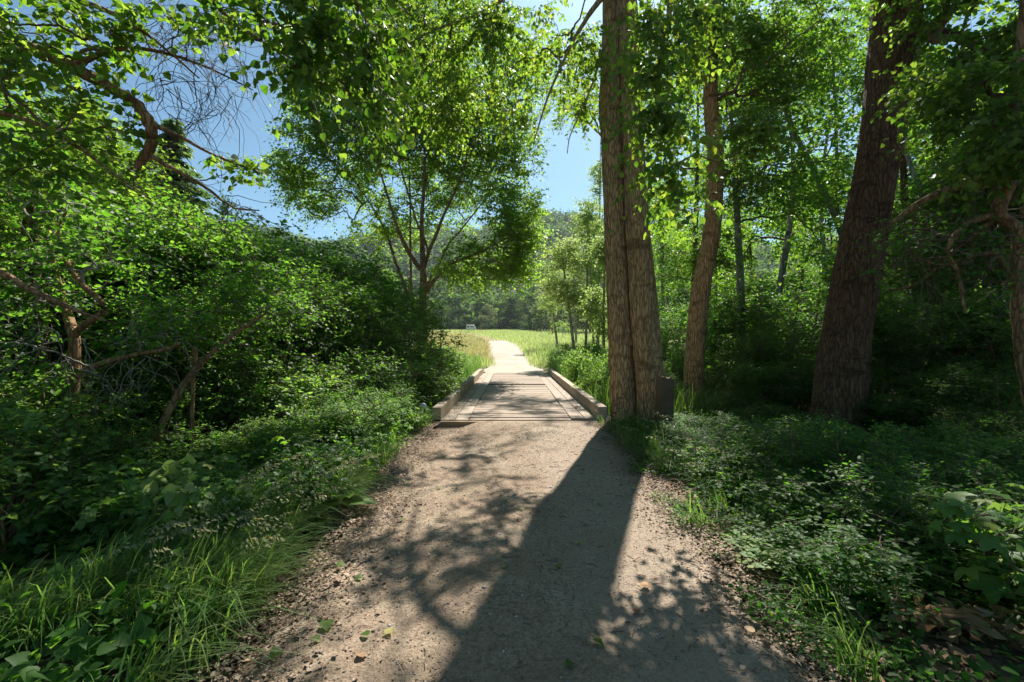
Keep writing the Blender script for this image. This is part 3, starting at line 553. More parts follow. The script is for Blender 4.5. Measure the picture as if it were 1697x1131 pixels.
# ------------------------------------------------------------------ overhanging trees on the left, near the camera
hook = [px_stem([(-330, 120, 5.2, .13), (-200, 60, 5.0, .10), (-60, 40, 4.8, .075), (60, 85, 4.6, .062), (150, 128, 4.5, .055), (215, 165, 4.5, .05), (247, 200, 4.5, .055), (252, 235, 4.5, .05), (240, 262, 4.5, .045), (226, 280, 4.5, .03)]),
        px_stem([(250, 205, 4.5, .026), (300, 228, 4.4, .018), (350, 255, 4.35, .012), (400, 275, 4.3, .008), (445, 292, 4.3, .004)]),
        px_stem([(242, 255, 4.5, .022), (290, 282, 4.5, .018), (340, 310, 4.5, .014), (385, 344, 4.5, .01), (430, 349, 4.5, .006)]),
        px_stem([(120, 110, 4.5, .03), (200, 80, 4.6, .022), (280, 90, 4.8, .016), (350, 115, 5, .012), (420, 150, 5.2, .006)]),
        px_stem([(-60, -20, 4.8, .05), (80, -10, 4.6, .03), (180, 20, 4.6, .022), (260, 70, 4.7, .014), (330, 130, 4.8, .008)]),
        px_stem([(-60, 170, 4.2, .03), (60, 205, 4.2, .02), (130, 245, 4.2, .016), (190, 290, 4.2, .01), (250, 330, 4.2, .006)])]
near = dict(T=3, L=.35, m=5, size=.085, tmpl=HEART, droop=.25, hang=.35, up=.55, twig_r=.0025, maxdesc=4)
lw, lt = sprays(wood([hook[1]], [B(380, 270, 4.35, .22, .2, .06, 12), B(410, 290, 4.3, .14, .15, .08, 10)], .002, root_from=.3), **dict(near, T=2, L=.16, m=4, size=.07))
dt = dead_twigs([W(a, b, 4.9) for a, b in ((250, 60), (290, 90), (320, 100), (350, 120), (300, 140), (270, 130), (340, 60), (390, 150), (360, 180), (290, 200), (240, 0), (280, 40), (310, 60), (300, 10), (370, 80), (340, 150), (325, 210), (280, 150), (330, 300), (400, 345), (380, 330), (310, 290), (350, 40), (220, 40), (400, 110), (330, 20), (270, 20))], 8, .8, .0045)
plant('overhanging_tree', 'tree reaching in over the left corner with a hooked bare limb and dead hanging twigs', 'tree', (*W(-380, 560, 5.4)[:2], -.3),
      [np.vstack([[(*W(-420, 640, 5.4)[:2], -.4, .22)], [(*W(-400, 400, 5.4), .2)], [(*W(-380, 200, 5.3), .17)], [(*W(-360, -100, 5.2), .14)], [(*W(-340, -500, 5), .06)]])]+hook,
      [B(40, 60, 4.3, .5, .4, .35, 40), B(130, 60, 4.4, .5, .4, .3, 36), B(60, 150, 4.2, .5, .4, .3, 30), B(170, 190, 4.3, .3, .3, .25, 16), B(200, 60, 4.6, .4, .3, .25, 16), B(280, 30, 4.6, .4, .4, .2, 14), B(-150, -100, 4.8, 1, 1, .8, 50), B(-300, -500, 5, 1.6, 1.6, 1, 60), B(100, 250, 4.2, .35, .3, .3, 16), B(30, 260, 4, .3, .3, .3, 16)],
      near, 'poplar', 'bark_red', stem_names=['trunk']+['limb']*6, r0=.003, root_from=.3, extra=[(lw, lt), (leaf_geo(W(300, 100, 5)[None], -UP[None], np.array([[0, 1., 0]]), np.array([.05]), KITE), dt)], bark=dict(ridge=.03, flare=.3), rmax=.03)
LF_H = dict(T=4, L=.45, m=6, size=.085, tmpl=HEART, droop=.5, hang=.8, up=.25, twig_r=.003, maxdesc=4)
plant('poplar_tree', 'poplar hanging sprays of large round leaves down from the upper frame edge', 'tree', (-4.6, 2.6, -.3),
      [[(-4.6, 2.6, -.4, .22), (-4.5, 2.6, 1.5, .18), (-4.3, 2.7, 4, .15), (-3.9, 2.8, 6.5, .1), (-3.6, 2.9, 9, .05)],
       [(-4.2, 2.7, 4.4, .08), (-3.4, 3.3, 5.2, .06), *[tuple(r) for r in px_stem([(380, -60, 4.2, .04), (470, 0, 4.2, .025), (540, 50, 4.2, .016), (590, 120, 4.2, .01), (630, 190, 4.2, .006)])]],
       [(-4.1, 2.7, 5.0, .06), (-3, 3.2, 5.6, .05), *[tuple(r) for r in px_stem([(480, -90, 4, .03), (570, -20, 4, .018), (610, 40, 4, .01), (640, 90, 4, .006)])]],
       [(-3.0, 3.6, 5.0, .04), *[tuple(r) for r in px_stem([(360, 10, 4.4, .025), (420, 60, 4.4, .016), (470, 90, 4.4, .01), (540, 130, 4.4, .006)])]]],
      [B(470, 40, 4.2, .4, .35, .3, 30), B(550, 40, 4.2, .4, .3, .3, 34), B(600, 120, 4.2, .25, .25, .3, 20), B(520, 120, 4.3, .3, .3, .2, 16), B(620, 190, 4.2, .13, .15, .18, 9), B(400, 30, 4.4, .35, .3, .25, 20), B(590, -40, 4, .5, .4, .3, 24), B(640, 40, 4, .12, .2, .2, 6), B(430, -150, 4, .9, .8, .5, 40), (-1.8, -2.2, 7.6, 2.3, 2.4, .9, 170), (-5.2, -1.2, 7.2, 2.4, 2.6, 1.2, 170), (-4, -5.5, 6.5, 3, 2, 2, 140)],  # blobs overhead and behind the camera: out of view, added to deepen the shade
      LF_H, 'poplar', 'bark', r0=.003, root_from=.5, rmax=.025)

# ------------------------------------------------------------------ shrub kinds
def shrub_kind(name, label, h, r, nodes, leaf, mat, nst=6, bark='bark_red', seed=0, group=None, low=.25, twig='twig', cat='shrub', sr=.022):
    a0 = rng.random()*6
    stems = []
    for i in range(nst):
        a = a0+i*6.283/nst+rng.normal(0, .3); q = r*rng.uniform(.35, .75); hh = h*rng.uniform(.65, .95)
        stems.append([(.08*math.cos(a), .08*math.sin(a), -.25, sr), (.12*math.cos(a)+rng.normal(0, .05), .12*math.sin(a), .15*h, sr*.9), (q*.5*math.cos(a)+rng.normal(0, .1*r), q*.5*math.sin(a)+rng.normal(0, .1*r), hh*.55, sr*.7), (q*math.cos(a), q*math.sin(a), hh, sr*.25)])
    blobs = [(0, 0, h*(.5+low*.5), r*.85, r*.85, h*(.5-low*.5), int(nodes*.45))]
    for i in range(7):
        a = rng.random()*6.28; q = r*rng.uniform(.3, .75); z = h*rng.uniform(low+.1, .92); blobs.append((q*math.cos(a), q*math.sin(a), z, r*.42, r*.42, h*.16, int(nodes*.08)))
    return plant(name, label, cat, (0, 0, 0), stems, blobs, leaf, mat, bark, group, stem_names=['stem']*nst, r0=sr*.12, root_from=.25, twigmat=twig, rmax=sr*.7)
def ground_at(x, y): return float(H(x, y))
def place(proto, used, loc, rz, sc, label, group):
    if id(proto) not in used:
        used.add(id(proto)); proto.location = loc; proto.rotation_euler = (0, 0, rz); proto.scale = (sc, sc, sc) if np.isscalar(sc) else sc
        proto['label'] = label; proto['group'] = group; return proto
    return copy_thing(proto, loc, rz, sc, label, group)
USED = set()
LS = dict(T=4, L=.38, m=7, size=.066, tmpl=OVAL6, droop=.2, hang=.15, up=.95, outw=.6, twig_r=.0022, maxdesc=6)
tall = [shrub_kind('tall_shrub', '', 3.2, 1.35, 300, LS, 'shrub'), shrub_kind('tall_shrub', '', 3.2, 1.35, 300, dict(LS, size=.06), 'shrub'), shrub_kind('tall_shrub', '', 3.2, 1.3, 270, dict(LS, size=.075, tmpl=HEART6), 'shrub')]
TALL = [(690, 13.5, 470), (620, 12.8, 430), (560, 12, 398), (500, 11, 388), (640, 11, 490), (560, 10, 450), (440, 9.4, 372), (490, 8.9, 425), (380, 8.4, 368), (320, 7.8, 352), (410, 7.2, 430), (250, 7.4, 345), (180, 7.6, 335), (320, 6.4, 415), (110, 7.2, 330), (40, 6.8, 340), (300, 12, 330), (200, 11, 310), (100, 10, 300), (0, 9, 290), (420, 13, 372), (520, 15, 400), (600, 16, 420), (-60, 7, 310), (130, 7.6, 480)]
GT = 'tall shrubs of the thicket left of the path'
for i, (px, Y, top) in enumerate(TALL):
    p = W(px, top, Y); gz = ground_at(p[0], Y); sc = (p[2]-gz)/3.3
    lab = {0: 'tall green shrub leaning over the gully just left of the spreading tree trunk', 3: 'tall shrub whose pale tip pokes into the sky gap beside the far hill'}.get(i, 'tall '+('pale leaved' if i % 3 == 2 else 'bright leaved')+' shrub '+('in the front' if Y < 7.6 else 'deeper in')+(' of the thicket beneath the hooked bare limb' if px < 230 else ' of the thicket below the dead hanging twigs' if px < 430 else ' of the thicket below the open sky gap' if px < 570 else ' of the thicket close to the spreading tree'))
    place(tall[i % 3], USED, (p[0], Y, gz), rng.random()*6.28, (max(.8, sc*.95), max(.8, sc*.95), sc), lab, GT)
LT = dict(T=6, L=.45, m=8, size=.08, tmpl=OVAL6, droop=.2, hang=.25, up=.8, outw=.6, twig_r=.0024, maxdesc=6)
thick = [shrub_kind('thicket_tree', '', 6.4, 1.7, 330, LT, 'shrub', nst=4, sr=.05, cat='tree', low=.3), shrub_kind('thicket_tree', '', 6.2, 1.8, 330, dict(LT, tmpl=KITE), 'maple', nst=4, sr=.055, cat='tree', low=.35)]
for i, (px, Y, top) in enumerate([(255, 9.2, 320), (160, 8.6, 170), (70, 8.2, 150), (-30, 7.6, 130), (170, 11.5, 250), (90, 11.5, 150), (0, 11, 130), (330, 12, 300), (-120, 6.4, 60), (-150, 5, 200), (-140, 8.8, 120)]):
    p = W(px, top, Y); gz = ground_at(p[0], Y); sc = (p[2]-gz)/6.5; place(thick[i % 2], USED, (p[0], Y, gz), rng.random()*6.28, (max(.75, sc), max(.75, sc), sc), 'slender multi stemmed tree rising '+('behind the hooked bare limb' if px > 100 else 'behind the dark upright stem' if px > -60 else 'beyond the overhanging tree')+(', close' if Y < 9 else ', farther back'), 'thicket trees on the left')
for i, (px, Y, top) in enumerate([(1510, 11, 300), (1605, 10.2, 230), (1700, 9.4, 170), (1565, 13, 220), (1660, 12, 150), (1780, 8.6, 60), (1450, 14, 350)]):
    p = W(px, top, Y); gz = ground_at(p[0], Y); sc = (p[2]-gz)/6.5; place(thick[i % 2], USED, (p[0], Y, gz), rng.random()*6.28, (max(.75, sc), max(.75, sc), sc), 'dark leafy tree in the tangle right of the massive trunk', 'thicket trees on the right')
plant('thicket_tree', 'dark small tree with russet crooked limbs and bare grey twigs inside the left thicket', 'tree', (*W(121, 740, 5)[:2], -.3),
      [px_stem([(122, 800, 5, .07), (120, 700, 5, .065), (122, 613, 5, .06), (123, 562, 5, .055), (118, 540, 5.05, .05), (100, 480, 5.2, .035), (80, 400, 5.4, .02)]),
       px_stem([(123, 556, 5, .045), (146, 533, 4.9, .034), (174, 517, 4.85, .03), (163, 496, 4.85, .03), (136, 471, 4.85, .027), (115, 444, 4.9, .026), (106, 412, 4.95, .024), (95, 386, 5, .02), (110, 350, 5, .012)]),
       px_stem([(121, 625, 5, .04), (150, 611, 4.9, .034), (191, 596, 4.8, .028), (233, 586, 4.7, .022), (276, 579, 4.6, .018), (300, 568, 4.55, .012)]),
       px_stem([(0, 450, 4.4, .035), (42, 475, 4.4, .03), (95, 501, 4.4, .025), (131, 516, 4.4, .018), (176, 532, 4.4, .008)])],
      [B(150, 420, 5, .5, .5, .4, 30), B(60, 330, 5.2, .6, .5, .5, 40), B(250, 540, 4.7, .4, .3, .3, 18), B(20, 480, 4.6, .4, .4, .4, 20), B(60, 600, 4.6, .35, .3, .3, 12)],
      dict(LT, T=4, m=6, up=.6), 'shrub', 'bark_red', stem_names=['trunk']+['limb']*3, r0=.003, root_from=.3, rmax=.02, twigmat='twig_grey',
      extra=[(leaf_geo(W(100, 560, 5)[None], -UP[None], np.array([[0, 1., 0]]), np.array([.05]), KITE), dead_twigs([W(a, b, 4.7) for a, b in ((130, 560), (150, 610), (90, 550), (200, 600), (240, 590), (60, 540), (180, 640), (110, 600), (220, 520), (300, 560))], 6, .7, .0035))])
plant('thicket_tree', 'dark upright stem with sparse leaves at the far left of the thicket', 'tree', (*W(70, 740, 5.6)[:2], -.3),
      [px_stem([(80, 800, 5.6, .07), (76, 613, 5.6, .06), (72, 550, 5.6, .055), (61, 475, 5.6, .05), (58, 422, 5.6, .045), (57, 380, 5.6, .04), (40, 260, 5.6, .025)]), px_stem([(61, 470, 5.6, .035), (30, 440, 5.5, .03), (36, 400, 5.4, .026), (48, 330, 5.3, .015)])],
      [B(40, 300, 5.6, .7, .6, .6, 50), B(20, 420, 5.3, .5, .4, .4, 24), B(100, 500, 5.6, .5, .4, .4, 20)], dict(LT, T=4, m=6), 'shrub', 'bark_dark', stem_names=['trunk', 'limb'], r0=.003, root_from=.3, rmax=.02)
plant('thicket_tree', 'slanting bare brown stem with an upright neighbour stem at the left thicket edge', 'tree', (*W(250, 750, 5.2)[:2], -.3),
      [px_stem([(238, 800, 5.2, .045), (252, 740, 5.2, .04), (292, 658, 5.2, .036), (329, 608, 5.2, .032), (380, 560, 5.3, .024), (440, 520, 5.4, .014)]), px_stem([(322, 800, 5.6, .03), (318, 732, 5.6, .026), (320, 634, 5.6, .022), (330, 540, 5.6, .014)])],
      [B(420, 500, 5.5, .5, .4, .4, 30), B(340, 520, 5.6, .4, .4, .4, 20)], dict(LT, T=4, m=6), 'shrub', 'bark_red', stem_names=['stem', 'stem'], r0=.003, root_from=.4, rmax=.02)
LM = dict(T=4, L=.26, m=6, size=.055, tmpl=OVAL6, droop=.15, hang=.1, up=.95, twig_r=.002, maxdesc=6)
mid = [shrub_kind('leafy_shrub', '', 1.4, .8, 170, LM, 'shrub', low=.1), shrub_kind('leafy_shrub', '', 1.4, .8, 170, dict(LM, tmpl=HEART6, size=.06), 'weed', low=.1)]
MID = [(600, 8.4, 575), (525, 7.7, 590), (655, 9.2, 585), (700, 10, 595), (560, 7, 640), (470, 6.7, 640), (640, 8.1, 625), (430, 5.8, 690), (380, 5.2, 720), (690, 11, 560), (300, 5.0, 735), (20, 4.6, 600), (90, 5.2, 610), (150, 5.6, 600), (210, 6.2, 590), (270, 6, 610), (340, 6.3, 600), (-20, 3.6, 650), (60, 4.2, 690), (150, 4.6, 700), (230, 5.0, 690), (400, 6.8, 570), (590, 6.4, 655), (540, 6.0, 665), (490, 5.6, 690), (630, 7.3, 640), (440, 5.2, 700), (330, 7.2, 540), (200, 7.4, 540), (100, 6.6, 550)]
for i, (px, Y, top) in enumerate(MID):
    p = W(px, top, Y); gz = ground_at(p[0], Y); sc = (p[2]-gz)/1.45
    place(mid[i % 2], USED, (p[0], Y, gz), rng.random()*6.28, (max(.7, sc), max(.7, sc), sc), ('waist high leafy shrub ' if i % 2 == 0 else 'waist high heart leaved shrub ')+('in deep shade under the dark crooked stems' if px < 250 else 'beside the slanting bare stem of the thicket' if px < 450 else 'on the sunny thicket edge before the bridge' if px < 610 else 'crowding the near bridge corner'), 'waist high shrubs along the left thicket edge')
LW = dict(T=3, L=.2, m=6, size=.06, tmpl=KITE, droop=.15, hang=.1, up=.8, twig_r=.002, maxdesc=6)
weed = [shrub_kind('weed_bush', '', 1.2, .75, 170, LW, 'weed', nst=9, low=.05, bark='twig_green', twig='twig_green', sr=.01), shrub_kind('weed_bush', '', 1.2, .75, 170, dict(LW, tmpl=NARROW, size=.08, up=.4), 'weed', nst=9, low=.05, bark='twig_green', twig='twig_green', sr=.01)]
WL = [(735, 12.3, 578), (762, 14.5, 572), (783, 17.5, 570), (718, 10.7, 600), (745, 16.5, 566), (700, 14.5, 560), (790, 20.5, 580), (720, 18, 560), (760, 19, 566), (700, 9.6, 640), (712, 11.6, 585)]
WR = [(940, 19.5, 575), (965, 16.5, 568), (985, 14, 572), (1000, 12, 588), (908, 23, 577), (950, 22.5, 566), (992, 18, 560), (1003, 10.6, 620), (930, 26, 565), (980, 20, 560), (1000, 15, 575), (1040, 12, 580), (1070, 14, 565), (1110, 12.5, 570)]
for L_, lab, gg in ((WL, 'leafy green weed clump growing along the left bridge kerb', 'weeds along the left bridge kerb'), (WR, 'bright leafy weed clump growing along the right bridge kerb', 'weeds along the right bridge kerb')):
    for i, (px, Y, top) in enumerate(L_):
        p = W(px, top, Y); p[0] = min(p[0], -2.55) if px < 848 else max(p[0], 2.45); gz = ground_at(p[0], Y); sc = (p[2]-gz)/1.25
        place(weed[i % 2], USED, (p[0], Y, gz), rng.random()*6.28, (max(.6, min(1.1, sc)), max(.6, min(1.1, sc)), sc), lab, gg)
# low snowberry, right foreground
LN = dict(T=4, L=.2, m=7, size=.045, tmpl=OVAL6, droop=.15, hang=.05, up=.9, twig_r=.0016, maxdesc=5)
low = [shrub_kind('low_shrub', '', .75, .5, 110, LN, 'deep', low=.0, sr=.008), shrub_kind('low_shrub', '', .75, .5, 110, dict(LN, size=.038), 'deep', low=.0, sr=.008)]
cnt = 0; pts_ = []
for _ in range(4000):
    Y = rng.uniform(1.9, 8.4); X = rng.uniform(1.75, 6.5); e = 1.95+.05*(Y-3)
    if X < e or X > Y*1.22+.6 or (abs(X-2.5) < .75 and Y > 7.7) or (math.hypot(X-5.7, Y-8) < .7) or math.hypot(X-2.2, Y-2.2) < .55: continue
    if any((X-a)**2+(Y-b)**2 < .56**2 for a, b in pts_): continue
    pts_.append((X, Y))
for i, (X, Y) in enumerate(pts_):
    hh = rng.uniform(.65, 1.15)*np.interp(X-1.75, [0, .5, 1.5, 4], [.5, .8, 1.1, 1.3])*np.interp(Y, [3.8, 5, 6.2, 8], [1.0, .72, .5, .4])
    place(low[i % 2], USED, (X, Y, ground_at(X, Y)), rng.random()*6.28, (.95, .95, hh), 'low small leaved shrub '+('at the foot of the post and twin trunk' if Y > 6.6 and X < 3.4 else 'around the foot of the massive cottonwood' if Y > 6 else 'edging the middle of the path' if X < 2.5 and Y > 4 else 'beside the rotten log' if Y < 3.2 else 'in the dark hollow before the massive cottonwood'), 'low shrubs right of the path')
for i, (px, Y, top) in enumerate([(1350, 4.4, 690), (1290, 5.2, 735), (1420, 4.0, 740), (1490, 3.4, 800), (1560, 3.9, 760), (1640, 4.6, 720), (1180, 5.6, 770), (1240, 4.6, 800), (1600, 3.0, 850), (1700, 3.4, 800), (1380, 6.2, 715), (1500, 5.6, 700), (1600, 6.4, 690), (1075, 7.2, 735), (1110, 6.2, 760), (1130, 5.2, 800), (1165, 4.4, 840), (1210, 3.7, 880), (1270, 3.9, 850), (1200, 6.6, 735), (1280, 6.8, 725), (1330, 3.2, 880), (1420, 2.9, 900), (1150, 7.3, 715), (1240, 7.4, 705)]):
    p = W(px, top, Y); gz = ground_at(p[0], Y); sc = (p[2]-gz)/1.45
    place(mid[i % 2], USED, (p[0], Y, gz), rng.random()*6.28, (.66, .66, sc), 'leafy stemmed plant rising above the low shrubs '+('close to the maple sapling' if px > 1520 else 'before the massive cottonwood foot' if px > 1330 else 'nearest the right path edge'), 'taller plants in the right undergrowth')
# lobed herbs, left edge
LH = dict(T=4, L=.16, m=3, size=.105, tmpl=LOBED, droop=.1, hang=.05, up=1.4, twig_r=.0025, maxdesc=4, svar=.45)
herb = [shrub_kind('lobed_herb', '', .5, .38, 26, LH, 'weed', nst=5, low=.2, bark='twig_green', twig='twig_green', sr=.006, cat='herb'), shrub_kind('lobed_herb', '', .5, .38, 30, dict(LH, size=.085), 'shrub', nst=5, low=.2, bark='twig_green', twig='twig_green', sr=.006, cat='herb')]
hp = []
for _ in range(5000):
    Y = rng.uniform(3.4, 8.3); X = -rng.uniform(1.55, 3.6)
    if -X < 1.72+.08*math.sin(Y*3) or any((X-a)**2+(Y-b)**2 < .30**2 for a, b in hp): continue
    hp.append((X, Y))
for i, (X, Y) in enumerate(hp[:48]):
    place(herb[i % 2], USED, (X, Y, ground_at(X, Y)), rng.random()*6.28, rng.uniform(.7, 1.15)*np.interp(-X, [1.6, 2.2, 3], [.7, 1, 1.2]), 'knee high lobed leaf herb '+('near the burdock' if Y < 4.8 else 'midway to the bridge' if Y < 6.6 else 'just short of the bridge corner')+(' at the very path edge' if X > -2.2 else ' set back toward the thicket'), 'lobed herbs along the left path edge')
# burdock
bd = empty('burdock_plant', (-1.56, 3.95, -.02), 'burdock with very broad yellow green leaves at the left path edge', 'plant')
n = 13; a = np.linspace(0, 6.28, n, endpoint=False)+rng.normal(0, .2, n); A = norm(np.stack([np.cos(a), np.sin(a), rng.uniform(.05, .8, n)], 1)); P0 = A*[.07, .07, .12]+[0, 0, .1]
V, Q, t = leaf_geo(P0, A, norm(UP+.3*rv(n)), rng.uniform(.2, .34, n), BURDOCK); link('leaf_rosette', qmesh('leaf_rosette', V, Q, M['weed'], t), bd)
Pq = np.stack([np.zeros((n, 3)), P0*.6+[0, 0, .02], P0], 1); V, Q, t = tube_batch(Pq, np.full((n, 3), .006), 5); link('leaf_stalks', qmesh('leaf_stalks', V, Q, M['twig_green'], t), bd)
# saplings with large leaves
LP = dict(T=2, L=.14, m=4, size=.10, tmpl=HEART, droop=.3, hang=.55, up=.7, twig_r=.003, maxdesc=4)
b0 = W(262, 905, 3.3)
plant('poplar_sapling', 'poplar sapling with pale drooping heart leaves catching sun in the left thicket', 'sapling', (b0[0], 3.3, -.3),
      [[(b0[0]-.05, 3.3, -.35, .014), (b0[0]-.03, 3.3, .1, .011), (b0[0], 3.3, .40, .008), (b0[0]+.05, 3.28, .58, .004)], [(b0[0], 3.3, .38, .006), (b0[0]+.15, 3.25, .46, .005), (b0[0]+.3, 3.2, .45, .003)]],
      [(b0[0]+.03, 3.28, .5, .12, .12, .08, 7), (b0[0]+.27, 3.2, .44, .1, .1, .06, 5), (b0[0]+.1, 3.2, .2, .3, .2, .12, 8)], LP, 'aspen', 'twig_green', stem_names=['stem', 'stem'], r0=.002, twigmat='twig_green')
b0 = W(1640, 1010, 2.6)
plant('maple_sapling', 'maple sapling with broad lobed leaves reaching out of the dark right undergrowth', 'sapling', (b0[0]+.25, 2.7, -.05),
      [[(b0[0]+.25, 2.7, -.1, .012), (b0[0]+.15, 2.65, .3, .009), (b0[0]-.05, 2.6, .5, .006), (b0[0]-.32, 2.55, .55, .003)], [(b0[0]+.15, 2.65, .3, .006), (b0[0], 2.5, .36, .004), (b0[0]-.2, 2.4, .32, .003)]],
      [(b0[0]-.25, 2.55, .52, .2, .14, .06, 6), (b0[0]-.05, 2.5, .45, .2, .15, .08, 6), (b0[0]-.12, 2.4, .33, .15, .12, .06, 5), (b0[0]+.25, 2.6, .6, .15, .15, .1, 4)], dict(LP, tmpl=LOBED, size=.15, m=2, hang=.3, up=1.2), 'weed', 'twig', stem_names=['stem', 'stem'], r0=.002)
# right understorey further in
US = [(1110, 12.5, 600), (1205, 11, 600), (1260, 12.5, 560), (1310, 13.5, 540), (1230, 15.5, 500), (1330, 17, 480), (1455, 10.5, 570), (1530, 9.2, 580), (1605, 8.2, 590), (1690, 7.2, 590), (1500, 13.5, 490), (1625, 12, 480), (1140, 17, 500), (1100, 18, 520), (1070, 20, 500), (1420, 18, 460), (1560, 17, 440), (1270, 19, 450), (1180, 21, 470), (1680, 10, 500), (1480, 7.5, 650), (1570, 6.8, 660), (1660, 6.2, 670), (1290, 9.8, 630), (1240, 9.2, 650), (1750, 8.5, 500), (1360, 11.5, 590), (1230, 10.4, 545), (1300, 10.6, 520), (1210, 12.5, 500), (1280, 12, 470), (1340, 12.8, 450), (1450, 9.4, 500), (1510, 8.8, 470), (1570, 8.2, 500), (1640, 7.8, 480), (1700, 7.4, 470), (1480, 8.2, 600), (1560, 7.4, 610), (1640, 6.8, 600), (1090, 11.4, 610), (1270, 9.4, 600), (1330, 9.4, 590)]
for i, (px, Y, top) in enumerate(US):
    p = W(px, top, Y); gz = ground_at(p[0], Y); sc = (p[2]-gz)/3.3
    place(tall[i % 3], USED, (p[0], Y, gz), rng.random()*6.28, (max(.55, sc*1.05), max(.55, sc*1.05), sc), ('near' if Y < 9.5 else 'middle' if Y < 13 else 'far')+' understorey shrub '+('beside the twin cottonwood' if px < 1150 else 'between the slender and the massive cottonwood' if px < 1370 else 'behind the massive dark cottonwood' if px < 1510 else 'under the crooked bare limbed tree'), 'understorey shrubs right of the bridge')
# ------------------------------------------------------------------ woodland behind, right and left
def wood_kind(name, h, r, nodes, leaf, mat, bark, zlow=.15, tr=.13):
    s = [[(0, 0, -.4, tr*1.1), (rng.normal(0, .1), rng.normal(0, .1), h*.25, tr*.9), (rng.normal(0, .25), rng.normal(0, .25), h*.6, tr*.55), (rng.normal(0, .3), rng.normal(0, .3), h*.95, tr*.12)]]
    bl = []
    for i in range(12):
        z = h*rng.uniform(zlow, .95); q = r*math.sin(math.pi*min(1, (z/h-zlow+.12)/(1.05-zlow)))**.6*.62; a = i*2.4+rng.random(); bl.append((q*math.cos(a), q*math.sin(a), z, r*.5, r*.5, h*.085, nodes//12))
    return plant(name, '', 'tree', (0, 0, 0), s, bl, leaf, mat, bark, None, r0=.006, root_from=.12, bark=dict(ridge=.02, flare=.15, scars=False), rmax=.05)
LB = dict(T=6, L=.9, m=8, size=.15, tmpl=KITE, droop=.25, hang=.35, up=.6, twig_r=.004, maxdesc=6, twigs=False)
kinds = [wood_kind('woodland_tree', 14, 2.9, 250, LB, 'wood_tree', 'bark_dark'), wood_kind('woodland_tree', 13, 3.1, 230, dict(LB, size=.14), 'wood_tree', 'bark_grey', .1), wood_kind('woodland_tree', 15, 2.7, 240, dict(LB, size=.16), 'wood_tree', 'bark_dark', .22)]
WT = []
for _ in range(9000):
    Y = rng.uniform(12.5, 52); X = rng.uniform(2, 62); px = 848+X/Y*754
    if px < 1095+(60 if Y < 20 else 0) or px > 1850 or X-2.9 < 3.0: continue
    if any((X-a)**2+(Y-b)**2 < (2.6+.055*Y)**2 for a, b in WT): continue
    WT.append((X, Y))
for i, (X, Y) in enumerate(sorted(WT, key=lambda q: q[1])[:80]):
    s = rng.uniform(.8, 1.15); place(kinds[i % 3], USED, (X, Y, ground_at(X, Y)), rng.random()*6.28, s, ('close' if Y < 20 else 'half distant' if Y < 32 else 'distant')+' leafy woodland tree '+(lambda q: 'just beyond the twin cottonwood' if q < 1150 else 'behind the slender wavy cottonwood' if q < 1215 else 'seen between the slender and the massive cottonwood' if q < 1380 else 'behind the massive dark cottonwood' if q < 1510 else 'beyond the crooked bare limbed tree')(848+X/Y*F), 'woodland trees right of the bridge')
for i, (px, Y, s) in enumerate([(40, 13, .72), (-120, 10, .7), (150, 16, .7), (-40, 20, 1), (200, 24, .72), (90, 28, 1.05), (-180, 16, .95), (330, 34, .55), (400, 40, .5), (560, 34, .45), (640, 32, .42), (480, 30, .42)]):
    X = (px-848)/F*Y; place(kinds[(i+1) % 3], USED, (X, Y, ground_at(X, Y)), rng.random()*6.28, s, 'leafy tree rising behind the thicket left of the path', 'trees behind the left thicket')
# conifers behind the thicket
def conifer(h, r, levels, mat='needle', seg=.5, size=.34):
    o = empty('conifer_tree', (0, 0, 0), '', 'tree'); V, Q, t = bark_tube([(0, 0, -.4, h*.017), (0, 0, h*.5, h*.010), (0, 0, h, .01)], sides=12, step=.3, scars=False)
    link('trunk', qmesh('trunk', V, Q, M['bark_dark'], t), o); Ps, As, Ns, Ss, Bp = [], [], [], [], []
    for k in range(levels):
        f = (k+.5)/levels; z = h*(.08+.92*f); L = r*(1-f)**.8*rng.uniform(.75, 1.1)+.1; nb = 6 if f < .8 else 5
        for j in range(nb):
            a = rng.random()*6.28; d = np.array([math.cos(a), math.sin(a), rng.uniform(-.25, .1)]); ns = max(2, int(L/seg*3)); tt = (np.arange(ns)+.5)/ns
            pp = np.array([0, 0, z])+d*(tt*L)[:, None]-UP*(.18*L*tt**2)[:, None]; Bp.append([np.array([0, 0, z]), np.array([0, 0, z])+d*L*.5-UP*.045*L, np.array([0, 0, z])+d*L-UP*.18*L])
            sd_ = np.cross(d, UP)
            for sgn in (1, -1, .2): Ps.append(pp); As.append(np.tile(norm(d*.7+sd_*sgn*.8-UP*.3), (ns, 1))+rng.normal(0, .15, (ns, 3))); Ns.append(np.tile(UP, (ns, 1))+rng.normal(0, .2, (ns, 3))); Ss.append(size*(1.1-.5*tt)*rng.uniform(.7, 1.2, ns))
    V, Q, t = leaf_geo(np.vstack(Ps), np.vstack(As), norm(np.vstack(Ns)), np.concatenate(Ss), NARROW); link('crown', qmesh('crown', V, Q, M[mat], t), o)
    V, Q, t = tube_batch(np.array(Bp), np.tile(np.array([.03, .02, .006])*h/14, (len(Bp), 1)), 4); link('branches', qmesh('branches', V, Q, M['twig'], t), o)
    return o
cf = conifer(15, 4.6, 64, size=.7)
for i, (px, Y, s, lab) in enumerate([(285, 24, .88, 'dark conifer with layered drooping boughs showing through the leaves under the hooked limb'), (150, 30, 1.15, 'tall dark conifer standing behind the upper left leaves'), (225, 36, 1.0, 'conifer farther back between two darker conifers on the left')]):
    X = (px-848)/F*Y; place(cf, USED, (X, Y, ground_at(X, Y)), i*2., s, lab, 'conifers behind the left thicket')
